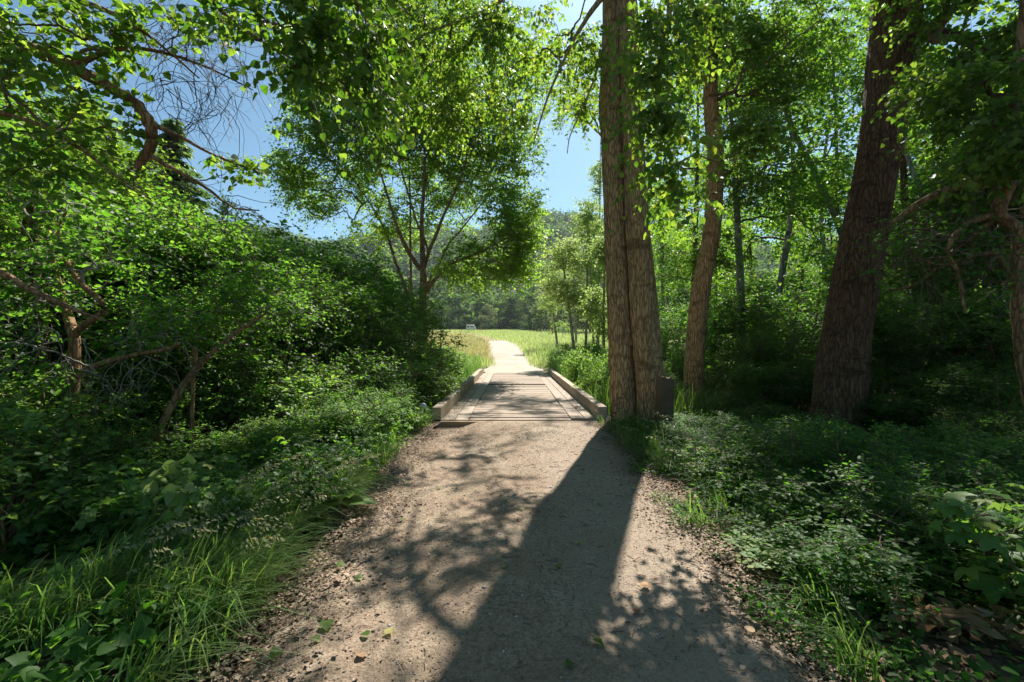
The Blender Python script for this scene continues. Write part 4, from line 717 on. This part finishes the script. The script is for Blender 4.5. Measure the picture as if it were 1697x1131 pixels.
# pale young trees beside the meadow, right of the track
LY = dict(T=7, L=.55, m=8, size=.13, tmpl=KITE, droop=.2, hang=.5, up=.35, twig_r=.004, maxdesc=8, twigs=False)
def young(label, rows, blobs): return plant('young_tree', label, 'tree', (rows[0][0], rows[0][1], rows[0][2]), [rows], blobs, LY, 'aspen', 'bark_grey', 'pale young trees at the meadow edge', r0=.005, root_from=.3, twigmat='twig_grey')
def yr(px0, px1, Y, top, r): g_ = W(px0, 600, Y); gz = ground_at(g_[0], Y); return [(g_[0], Y, gz-.1, r), (*W((px0*.6+px1*.4), 520, Y), r*.8), (*W((px0+3*px1)/4, (500+top)/2, Y), r*.5), (*W(px1, top, Y), r*.15)]
young('pale young tree with thin leftward leaning stem nearest the meadow track', yr(955, 928, 25, 400, .09), [B(935, 420, 25, .9, .9, 1, 50), B(930, 480, 25, 1, .9, .8, 50), B(960, 500, 25, .9, .8, .8, 40)])
young('pale young tree standing straight between two leaning ones at the meadow edge', yr(970, 975, 29, 330, .1), [B(975, 360, 29, 1.1, 1, 1.4, 60), B(965, 430, 29, 1.2, 1, 1, 50), B(985, 500, 29, 1, 1, .9, 40)])
young('bushy pale young tree close against the left side of the twin cottonwood', yr(1000, 1002, 22, 380, .08), [B(1000, 420, 22, .6, .7, 1, 40), B(990, 500, 22, .6, .7, .9, 40), B(1000, 540, 22, .5, .6, .5, 20)])
young('taller pale tree whose top thins out into the sky gap beside the twin cottonwood', yr(990, 995, 36, 230, .13), [B(995, 290, 36, .8, 1, 2, 60), B(990, 370, 36, 1.3, 1.2, 1.6, 60), B(1010, 430, 36, 1.3, 1.2, 1.5, 50)])
young('pale young tree leaning over the meadow grass just right of the far track', yr(925, 905, 40, 430, .1), [B(908, 450, 40, 1.2, 1.2, 1.2, 50), B(915, 500, 40, 1.4, 1.2, 1, 50), B(925, 540, 40, 1, 1, .5, 20)])
young('pale young tree with broad low crown among those at the meadow edge', yr(955, 950, 52, 400, .14), [B(950, 430, 52, 2.0, 1.6, 2, 70), B(960, 490, 52, 2.2, 1.6, 1.5, 60), B(930, 470, 54, 1.5, 1.4, 1.5, 40)])
young('slim pale young tree right beside the left edge of the twin cottonwood', yr(985, 975, 33, 350, .09), [B(978, 390, 33, 1.0, 1, 1.4, 50), B(985, 460, 33, 1.1, 1, 1.2, 50), B(985, 520, 33, 1, 1, .8, 30)])
for i, (px, Y, s) in enumerate([(1030, 40, .75), (1085, 46, .95), (1000, 62, .7), (1060, 30, .55)]):
    X = (px-848)/F*Y; place(kinds[i % 3], USED, (X, Y, ground_at(X, Y)), i*1.3, s, 'leafy tree filling the gap behind the twin cottonwood', 'trees behind the twin cottonwood')

# ------------------------------------------------------------------ meadow edge, hillside
LX = dict(T=4, L=1.6, m=7, size=.62, tmpl=KITE, droop=.25, hang=.3, up=.5, maxdesc=8, twigs=False)
fk = [wood_kind('meadow_edge_tree', 14, 4.2, 130, LX, 'far', 'bark_dark', .03, .25), wood_kind('meadow_edge_tree', 12, 3.4, 110, dict(LX, size=.55), 'far_pale', 'bark_grey', .05, .2), wood_kind('meadow_edge_tree', 10, 4.5, 110, LX, 'far', 'bark_dark', .0, .2)]
FT = [(728, 200, 1, 0), (750, 205, .8, 2), (770, 212, .9, 0), (790, 204, .5, 2), (806, 198, .95, 1), (826, 210, 1.2, 0), (845, 214, 1.1, 0), (850, 196, .45, 2), (868, 192, .55, 1), (880, 208, 1.2, 0), (900, 202, 1.0, 2), (915, 196, .7, 1), (930, 206, 1.1, 0), (955, 200, .9, 2), (980, 208, 1.2, 0), (1010, 200, 1.1, 0), (905, 165, 1.5, 1), (925, 150, 1.7, 1), (885, 182, 1.5, 0), (952, 140, 1.7, 1), (978, 120, 1.7, 1), (846, 216, 1.6, 0), (800, 216, 1.5, 2), (760, 214, 1.5, 0), (870, 205, 1.3, 1), (712, 210, 1.1, 0), (735, 216, 1.3, 0), (860, 218, 1.3, 0), (800, 218, 1.2, 0)]
for i, (px, Y, s, k) in enumerate(FT):
    X = (px-848)/F*Y; place(fk[k], USED, (X, Y, ground_at(X, Y)), i*1.7, s, ['dark green tree at the far edge of the meadow', 'pale feathery tree at the far edge of the meadow', 'low rounded dark tree at the far edge of the meadow'][k], 'trees at the far edge of the meadow')
P, A, N_, S, TT = [], [], [], [], []
n = 5200; fx = rng.uniform(-420, 260, n); fy = rng.uniform(222, 575, n); fz = H(fx, fy); fh = rng.uniform(9, 19, n); conv = rng.random(n) < .72
gsF = []
for m_, tmplate, lev, nb in ((conv, NARROW, 7, 5), (~conv, KITE, 5, 7)):
    X, Y, Z, h = fx[m_], fy[m_], fz[m_], fh[m_]; q = len(X)
    for k in range(lev):
        f = (k+.3)/lev
        for j in range(nb):
            a = rng.random(q)*6.28; d = np.stack([np.cos(a), np.sin(a), np.zeros(q)], 1)
            if tmplate is NARROW:
                p = np.stack([X, Y, Z+h*(.12+.9*f)], 1); L = h*.24*(1-f)+.5; ax = norm(d*.8-UP*.45)
            else:
                rr_ = h*.26*math.sin(math.pi*(f*.8+.15)); p = np.stack([X, Y, Z+h*.75*(.1+.9*f)], 1)+d*rr_[:, None]; L = h*.26*np.ones(q); ax = norm(d*.5+rv(q)*.6-UP*.2)
            gsF.append(leaf_geo(p, ax, norm(d*.5+UP*.7+rv(q)*.3), L*rng.uniform(.7, 1.2, q)*1.25, tmplate, np.clip((.15 if tmplate is NARROW else .75)+rng.normal(0, .12, q), 0, 1)))
V, Q, t = cat_geo(gsF); fo = link('hillside_forest', qmesh('hillside_forest', V, Q, M['far'], t)); tag(fo, 'mixed conifer forest covering the hillside beyond the meadow', 'forest', kind='stuff')
# vehicles and fence posts far off
def vehicle(name, label, cat, loc, rz, L, Wd, Hh, prof, mat, windows):
    o = empty(name, loc, label, cat, rz=rz); pr = np.array(prof)*[L, Hh]; k = len(pr); V = []
    for yy_, ins in ((-Wd/2, .93), (-Wd/2+.12, 1), (Wd/2-.12, 1), (Wd/2, .93)):
        c = pr.mean(0); V += [((p_[0]-c[0])*ins+c[0], yy_, (p_[1]-c[1])*ins+c[1]+.3) for p_ in pr]
    V = np.array(V); idx = np.arange(4*k).reshape(4, k); a = idx[:-1]; c = idx[1:]; Q = np.stack([a, np.roll(a, -1, 1), np.roll(c, -1, 1), c], -1).reshape(-1, 4)
    me = bpy.data.meshes.new('body'); me.from_pydata(V.tolist(), [], Q.tolist()+[idx[0].tolist(), idx[3][::-1].tolist()]); me.materials.append(M[mat]); link('body', me, o)
    for x0, x1, z0, z1 in windows:
        for s in (-1, 1):
            Vw, Qw, tw_ = boxes([(x0*L, x1*L, s*Wd/2-.03, s*Wd/2+.03, .3+z0*Hh, .3+z1*Hh)]); link('window', qmesh('window', Vw, Qw, M['glass_dark'], tw_), o)
    for x in (-.3*L, .3*L):
        for s in (-1, 1):
            th = np.arange(20)*math.pi/10; rings = [np.stack([x+r_*np.cos(th), np.full(20, s*(Wd/2-.12)+y_), .34+r_*np.sin(th)], 1) for r_, y_ in ((.01, -.1), (.34, -.1), (.34, .1), (.2, .12), (.01, .1))]
            Vw = np.vstack(rings); ix = np.arange(100).reshape(5, 20); a = ix[:-1]; c = ix[1:]; link('wheel', qmesh('wheel', Vw, np.stack([a, np.roll(a, -1, 1), np.roll(c, -1, 1), c], -1).reshape(-1, 4), M['rubber']), o)
    return o
def far_loc(px, Y): X = (px-848)/F*Y; return (X, Y, ground_at(X, Y))
vehicle('camper_van', 'small white camper van parked at the far left edge of the meadow', 'van', far_loc(780, 185), .1, 3.9, 1.9, 2.0, [(-.5, .05), (.5, .05), (.5, .45), (.40, .6), (.34, .97), (.25, 1), (-.42, 1), (-.5, .85)], 'white', [(-.02, .12, .5, .75), (.16, .3, .5, .75), (-.4, -.2, .5, .75)])
vehicle('flatbed_trailer', 'low pale flatbed trailer parked in front of the far bushes', 'trailer', far_loc(872, 180), .05, 4.6, 1.9, .9, [(-.5, .3), (.5, .3), (.5, .55), (-.3, .6), (-.3, 1), (-.36, 1), (-.5, .6)], 'silver', [(-.48, -.38, .62, .8)])
vehicle('parked_car', 'pale blue grey car parked behind the thin young trees', 'car', far_loc(928, 120), 1.2, 3.9, 1.75, 1.35, [(-.5, .1), (.5, .1), (.5, .5), (.3, .58), (.14, 1), (-.3, 1), (-.46, .6), (-.5, .5)], 'silver', [(-.26, -.05, .62, .92), (-.02, .14, .62, .92)])
fv, fq, ft = boxes([(-.12, .12, -.12, .12, -.3, 1.25)])
fv[:, 2] *= 1.45; fv[:, :2] *= 1.2
proto = None
for i, (px, Y) in enumerate([(909, 100), (914.5, 98), (890, 150), (895, 146), (883, 165)]):
    o = link('fence_post', qmesh('fence_post', fv, fq, M['oldpost'], ft, smooth=False) if proto is None else proto.data, None, far_loc(px, Y)); proto = o
    tag(o, ['thick wooden fence post, left one of the near pair in the meadow', 'thick wooden fence post, right one of the near pair in the meadow', 'fence post of the far row in the meadow grass', 'fence post of the far row in the meadow grass', 'fence post of the far row in the meadow grass'][i], 'post', 'fence posts in the meadow')

# ------------------------------------------------------------------ grass
def blades(x, y, z, h, wd, bend, mat, name, label, lean=None, K=5, az=None):
    n = len(x); a = rng.random(n)*6.28 if az is None else az+rng.normal(0, .7, n); d = np.stack([np.cos(a), np.sin(a), np.zeros(n)], 1); s = np.stack([-np.sin(a), np.cos(a), np.zeros(n)], 1)
    t = np.linspace(0, 1, K); b = bend*rng.uniform(.3, 1.5, n)
    up = h[:, None]*(t-.45*np.minimum(b, 1.6)[:, None]*t**3); out = (h*b)[:, None]*t**2*.8
    C = np.stack([x, y, z], 1)[:, None]+d[:, None]*out[..., None]+UP*up[..., None]; ww = wd[:, None]*np.array([.7, 1, .85, .55, .05] if K == 5 else [1, .75, .05])[None]
    V = np.stack([C-s[:, None]*ww[..., None], C+s[:, None]*ww[..., None]], 2).reshape(-1, 3); idx = np.arange(n*K*2).reshape(n, K, 2)
    Q = np.stack([idx[:, :-1, 0], idx[:, :-1, 1], idx[:, 1:, 1], idx[:, 1:, 0]], -1).reshape(-1, 4)
    o = link(name, qmesh(name, V, Q, M[mat], np.repeat(rng.random(n), K-1))); tag(o, label, 'grass', kind='stuff'); return o
def tufts(centres, per, spread): c = np.repeat(np.asarray(centres), per, 0); return c+rng.normal(0, spread, c.shape)
# long drooping grass at the left path edge
tc = [(rng.uniform(-2.6, -1.55), rng.uniform(2.3, 4.3)) for _ in range(120)]+[(rng.uniform(-2.1, -1.5), rng.uniform(4, 8)) for _ in range(12)]+[(-1.5+.05*rng.normal(), rng.uniform(1.6, 2.6)) for _ in range(8)]+[(rng.uniform(-3.4, -2.2), rng.uniform(1.9, 3)) for _ in range(14)]
c = tufts(tc, 46, .05); n = len(c); blades(c[:, 0], c[:, 1], H(c[:, 0], c[:, 1])-.02, rng.uniform(.22, .62, n), rng.uniform(.002, .006, n), 1.0, 'grass', 'grass', 'long drooping green grass along the left path edge', az=.1)
tc = [(rng.uniform(1.6, 2.6), rng.uniform(4.2, 8.2)) for _ in range(55)]+[(rng.uniform(1.5, 1.9), rng.uniform(2, 4.5)) for _ in range(5)]
c = tufts(tc, 34, .05); n = len(c); blades(c[:, 0], c[:, 1], H(c[:, 0], c[:, 1])-.02, rng.uniform(.18, .5, n), rng.uniform(.002, .005, n), 1.0, 'grass', 'grass', 'dark arching grass along the right path edge', az=3.2)
c = np.stack([rng.uniform(-2.2, -1.5, 260), rng.uniform(2.4, 4.6, 260)], 1); hs = rng.uniform(.4, .7, 260)
# seed heads: short flecks along arching culms
P, A = [], []
for sx_, n_, cx_ in ((-1, 90, None), (1, 36, None)):
    for _ in range(n_):
        x0 = -rng.uniform(1.6, 2.5) if sx_ < 0 else rng.uniform(1.8, 2.7); y0 = rng.uniform(2.4, 4.5) if sx_ < 0 else rng.uniform(4, 7); hh = rng.uniform(.4, .62); a = rng.normal(.1 if sx_ < 0 else 3.1, .6)
        for t in np.linspace(.72, 1, 16):
            P.append((x0+math.cos(a)*.42*t*t, y0+math.sin(a)*.42*t*t, ground_at(x0, y0)+hh*(t-.33*t**3)*1.25)); A.append((math.cos(a), math.sin(a), -.6+rng.normal(0, .4)))
P = np.array(P)+rng.normal(0, .008, (len(P), 3)); V, Q, t = leaf_geo(P, np.array(A)+rng.normal(0, .3, P.shape), rv(len(P)), rng.uniform(.018, .035, len(P)), NARROW)
tag(link('grass_seed', qmesh('grass_seed', V, Q, M['straw'], t)), 'pale nodding seed heads above the path edge grass', 'grass', kind='stuff')
# meadow
n = 90000; y = 22+200*rng.random(n)**2.2; x = (rng.uniform(690, 1020, n)-848)/F*y; rc = np.interp(y, RY, RC); rw = np.interp(y, RY, RW); k = ((np.abs(x-rc) > rw*rng.uniform(.62, 1.0, n)) | (y > 62+6*rng.random(n))) & ~((np.abs(x-.1) < 2) & (y < 25)); x, y, rc = x[k], y[k], rc[k]
g_ = (x < rc) & (rng.random(len(x)) < .93) & (y > 27)
g_ |= (y > 120) & (x < -6) & (rng.random(len(x)) < .5)
hgt = np.where(g_, rng.uniform(.15, .4, len(x)), rng.uniform(.3, .8, len(x))); wd = .004+.00028*y
for m_, mt, nm, lb in ((g_, 'gold', 'dry_grass', 'golden dry grass on the left half of the meadow'), (~g_, 'meadow', 'meadow_grass', 'tall pale green meadow grass either side of the track')):
    q = m_.sum(); blades(x[m_], y[m_], H(x[m_], y[m_])-.02, hgt[m_], wd[m_]*rng.uniform(.7, 1.4, q), .5, mt, nm, lb, K=3)
n = 14000; y = rng.uniform(9.5, 30, n); x = rng.uniform(1.9, 6, n); blades(x, y, H(x, y)-.02, rng.uniform(.5, 1.15, n), rng.uniform(.004, .009, n), .5, 'grass', 'grass', 'tall green grass between the right kerb and the young trees')
n = 7000; y = rng.uniform(10, 27, n); x = -rng.uniform(1.75, 4.5, n); blades(x, y, H(x, y)-.02, rng.uniform(.4, 1.0, n), rng.uniform(.004, .009, n), .5, 'grass', 'grass', 'tall green grass behind the left kerb')
# ------------------------------------------------------------------ ground cover, litter, fallen leaves
def cover(n, xr, yr_, hmax, size, mat, label, tmpl=OVAL6, clump=24, keep=None, rad=.2):
    cx = rng.uniform(*xr, n); cy_ = rng.uniform(*yr_, n)
    if keep is not None: k = keep(cx, cy_); cx, cy_ = cx[k], cy_[k]
    n = len(cx); d = rv(n*clump); d[:, 2] = np.abs(d[:, 2]); d *= rng.random((n*clump, 1))**.4; hh = np.repeat(hmax*rng.uniform(.4, 1, n), clump)
    P = np.stack([np.repeat(cx, clump)+d[:, 0]*rad, np.repeat(cy_, clump)+d[:, 1]*rad, np.zeros(n*clump)], 1); P[:, 2] = H(P[:, 0], P[:, 1])+.02+d[:, 2]*hh
    A = norm(d*[1, 1, .2]+rv(len(P))*.5); s = np.repeat(size*rng.uniform(.6, 1.3, n), clump)*rng.uniform(.6, 1.1, n*clump)
    V, Q, t = leaf_geo(P, A, norm(UP+rv(len(P))*.5), s, tmpl); tag(link('ground_cover', qmesh('ground_cover', V, Q, M[mat], t)), label, 'ground cover', kind='stuff')
cover(1500, (-7, -1.55), (.8, 9), .35, .07, 'shrub', 'low leafy ground cover under the left thicket', HEART, keep=lambda a, b: (-a > 1.6+.12*np.sin(b*5)) & (-a < b*1.25+1.2))
cover(1500, (1.7, 8), (1.2, 9), .3, .055, 'deep', 'low dark ground cover under the right hand shrubs', OVAL, keep=lambda a, b: (a > 1.85+.15*np.sin(b*4)) & (a < b*1.25+1.2))
cover(260, (1.35, 1.95), (1.6, 5.5), .1, .04, 'deep', 'small clover like leaves creeping over the right path edge', OVAL6, clump=16, keep=lambda a, b: np.sin(b*4.1+a*3) > .1, rad=.12)
cover(160, (-2.3, -1.45), (1.6, 8), .12, .05, 'weed', 'small seedlings at the left path edge', OVAL6, clump=12, keep=lambda a, b: np.sin(b*3.7+a*3) > .0, rad=.12)
cover(1500, (2.5, 34), (9, 40), .6, .13, 'shrub', 'leafy ground cover deeper in the right hand wood', KITE, clump=22, keep=lambda a, b: (a > 3.2+.0*b) & (a < b*1.2), rad=.45)
cover(700, (-18, -1.9), (8, 26), .6, .11, 'shrub', 'leafy ground cover deeper in the left hand thicket', KITE, clump=22, keep=lambda a, b: (-a < b*1.2), rad=.45)
def litter(n, xf, yf, size, mat, name, label, zf, lift=.006, tmpl=KITE):
    y = yf(n); x = xf(y, n); z = zf(x, y)+lift+rng.random(n)*.008
    a = rng.random(n)*6.28; A = np.stack([np.cos(a), np.sin(a), rng.normal(0, .25, n)], 1); V, Q, t = leaf_geo(np.stack([x, y, z], 1), A, norm(UP+rv(n)*.35), size*np.minimum(rng.lognormal(0, .45, n), 2.2), tmpl, wvar=.8)
    o = link(name, qmesh(name, V, Q, M[mat], t)); tag(o, label, 'litter', kind='stuff')
def zpath(x, y): l, r = path_edges(y); inn = (x > l) & (x < r) & (y < 8.6); return np.where(inn, path_z(x, y), np.maximum(H(x, y), -.03)*1.0)
yl = lambda n: 1.2+7.3*rng.random(n)**.8
litter(20000, lambda y, n: path_edges(y)[0]-.12+np.abs(rng.normal(0, .27, n))*np.where(rng.random(n) < .25, -1, 1), yl, .019, 'litter', 'leaf_litter', 'brown chips and dry leaf litter banked along the left path edge', zpath)
litter(17000, lambda y, n: path_edges(y)[1]+.12-np.abs(rng.normal(0, .17, n))*np.where(rng.random(n) < .35, -1, 1), yl, .019, 'litter', 'leaf_litter', 'brown chips and dry leaf litter banked along the right path edge', zpath)
litter(34000, lambda y, n: rng.uniform(-1.3, 1.4, n), yl, .0085, 'litter', 'path_chips', 'tiny wood chips and husks scattered over the path', zpath, .002)
litter(2600, lambda y, n: np.where(rng.random(n) < .45, -1.33+np.abs(rng.normal(0, .13, n)), 1.64-np.abs(rng.normal(0, .17, n))), lambda n: 8.7+10*rng.random(n), .016, 'litter', 'leaf_litter', 'dry husks gathered against the bridge kerbs', lambda x, y: np.full(len(x), .016))
litter(9000, lambda y, n: rng.uniform(1.6, 5, n), lambda n: rng.uniform(1.2, 7, n), .045, 'deadleaf', 'leaf_litter', 'brown fallen leaves under the right hand shrubs', lambda x, y: H(x, y))
P = []
for _ in range(700):
    y = 1.3+6.8*rng.random()**1.2; l, r = path_edges(y); x = rng.uniform(l-.1, r+.15); a = rng.random()*6.28; q = rng.uniform(.02, .09); d = np.array([math.cos(a), math.sin(a), 0]); b = np.array([x, y, float(zpath(np.array([x]), np.array([y]))[0])+.006]); P.append([b, b+d*q*.5+rng.normal(0, .005, 3)*[1, 1, .5], b+d*q])
tag(link('path_twigs', qmesh('path_twigs', *(lambda g: (g[0], g[1], M['twig'], g[2]))(tube_batch(np.array(P), np.full((700, 3), .0018)*rng.uniform(.6, 1.6, (700, 1)), 4)))), 'short broken twigs strewn over the dirt path', 'twigs', kind='stuff')
# small stones
n = 4200; y = yl(n); x = rng.uniform(-1.25, 1.35, n); s = .0042*rng.lognormal(0, .5, n); oc = np.array([(1, 0, 0), (0, 1, 0), (-1, 0, 0), (0, -1, 0), (0, 0, .7), (0, 0, -.7)]); oq = np.array([(0, 1, 4), (1, 2, 4), (2, 3, 4), (3, 0, 4), (1, 0, 5), (2, 1, 5), (3, 2, 5), (0, 3, 5)])
V = (np.stack([x, y, path_z(x, y)+.002], 1)[:, None]+oc[None]*s[:, None, None]*rng.uniform(.6, 1.3, (n, 6, 1))).reshape(-1, 3); Q = (oq[None]+(np.arange(n)*6)[:, None, None]).reshape(-1, 3)
tag(link('pebbles', qmesh('pebbles', V, Q, M['stone'], np.repeat(rng.random(n), 8))), 'small pale pebbles lying over the path', 'pebbles', kind='stuff')
# single fallen leaves lying on the path
FL = [(840, 832, .05, 'poplar'), (868, 850, .05, 'aspen'), (930, 940, .06, 'poplar'), (960, 900, .06, 'aspen'), (838, 951, .045, 'aspen'), (983, 1067, .065, 'poplar'), (947, 1122, .05, 'poplar'), (541, 1036, .09, 'poplar'), (612, 1062, .05, 'poplar'), (641, 1060, .06, 'aspen'), (600, 962, .05, 'poplar'), (465, 1080, .07, 'poplar'), (518, 1066, .05, 'aspen'), (557, 945, .07, 'poplar'), (1075, 970, .06, 'deadleaf'), (1050, 1010, .05, 'deadleaf'), (663, 866, .05, 'aspen'), (990, 835, .05, 'poplar'), (600, 1100, .06, 'deadleaf'), (1240, 1055, .06, 'deadleaf'), (730, 815, .05, 'aspen'), (690, 780, .05, 'poplar')]
for i, (px, py, s, mt) in enumerate(FL):
    Y = 1.5*F/(py-565.5); X = (px-848.5)/F*Y; a = rng.random()*6.28
    V, Q, t = leaf_geo(np.zeros((1, 3)), np.array([[math.cos(a), math.sin(a), .08]]), norm(UP+rv(1)*.25), np.array([s]), HEART)
    o = link('fallen_leaf', qmesh('fallen_leaf', V, Q, M[mt], t), None, (X, Y, float(zpath(np.array([X]), np.array([Y]))[0])+.012+.1*s))
    col_ = {'poplar': 'green', 'aspen': 'pale', 'deadleaf': 'brown'}[mt]; tag(o, f'{col_} fallen leaf lying on the dirt path', 'leaf', 'fallen leaves on the path')
# broken rotten wood in the right corner
lg = empty('rotten_log', W(1585, 1075, 2.3)*[1, 1, 0]+[0, 0, .05], 'broken orange brown rotten log lying in the lower right undergrowth', 'log', rz=-.35)
p = np.array([(-.20, 0, .03, .006), (-.17, 0, .035, .028), (-.08, 0, .045, .045), (.06, .015, .04, .04), (.15, .02, .03, .022), (.2, .02, .03, .004)]); c = smooth_path(p, 40); th = np.linspace(0, 6.283, 28, endpoint=False)
R = c[:, 3][:, None]*(1+.18*np.sin(th*6+c[:, :1]*9)+.22*rng.normal(size=(40, 28))); V = np.stack([np.repeat(c[:, 0:1], 28, 1)+.01*rng.normal(size=R.shape), c[:, 1:2]+R*np.cos(th), c[:, 2:3]+R*np.sin(th)*.8], -1).reshape(-1, 3); ix = np.arange(40*28).reshape(40, 28); a = ix[:-1]; d = ix[1:]
link('wood', qmesh('wood', V, np.stack([a, np.roll(a, -1, 1), np.roll(d, -1, 1), d], -1).reshape(-1, 4), wood_mat('rotten_wood', (.20, .085, .03), (.46, .26, .13), 'X')), lg)
n = 90; P = np.stack([rng.uniform(-.26, .24, n), rng.normal(0, .06, n), rng.uniform(.0, .09, n)], 1); V, Q, t = leaf_geo(P, norm(rv(n)*[1, .6, .4]), rv(n), rng.uniform(.04, .12, n), NARROW); link('splinters', qmesh('splinters', V, Q, M['deadleaf'], t), lg)
st = link('stick', qmesh('stick', *tube_batch(smooth_path([(0, 0, 0), (.05, .01, .006), (.12, -.005, .0)], 8)[None], np.full((1, 8), .007), 6)[:2], M['stake']), None, (*W(590, 945, 1.5*F/(945-565.5))[:2], .02)); st.rotation_euler = (0, 0, 1.0); tag(st, 'short dark stick lying on the left side of the path', 'stick')
print('STAT', len(bpy.data.objects), sum(s[1] for s in STAT), STAT)

# ------------------------------------------------------------------ the air between here and the hill
V, Q, t = boxes([(-960, 960, -240, 940, -4, 185)]); hz = link('haze', qmesh('haze', V, Q, None)); hz['kind'] = 'stuff'; hz['label'] = 'thin summer haze between the wood and the far hill'
m = bpy.data.materials.new('haze_air'); m.use_nodes = True; n = m.node_tree; n.nodes.remove(n.nodes['Principled BSDF'])
pv = n.nodes.new('ShaderNodeVolumePrincipled'); pv.inputs['Color'].default_value = (.80, .90, 1, 1); pv.inputs['Density'].default_value = .00014; pv.inputs['Anisotropy'].default_value = .35
n.links.new(pv.outputs[0], n.nodes['Material Output'].inputs['Volume']); hz.data.materials.append(m)
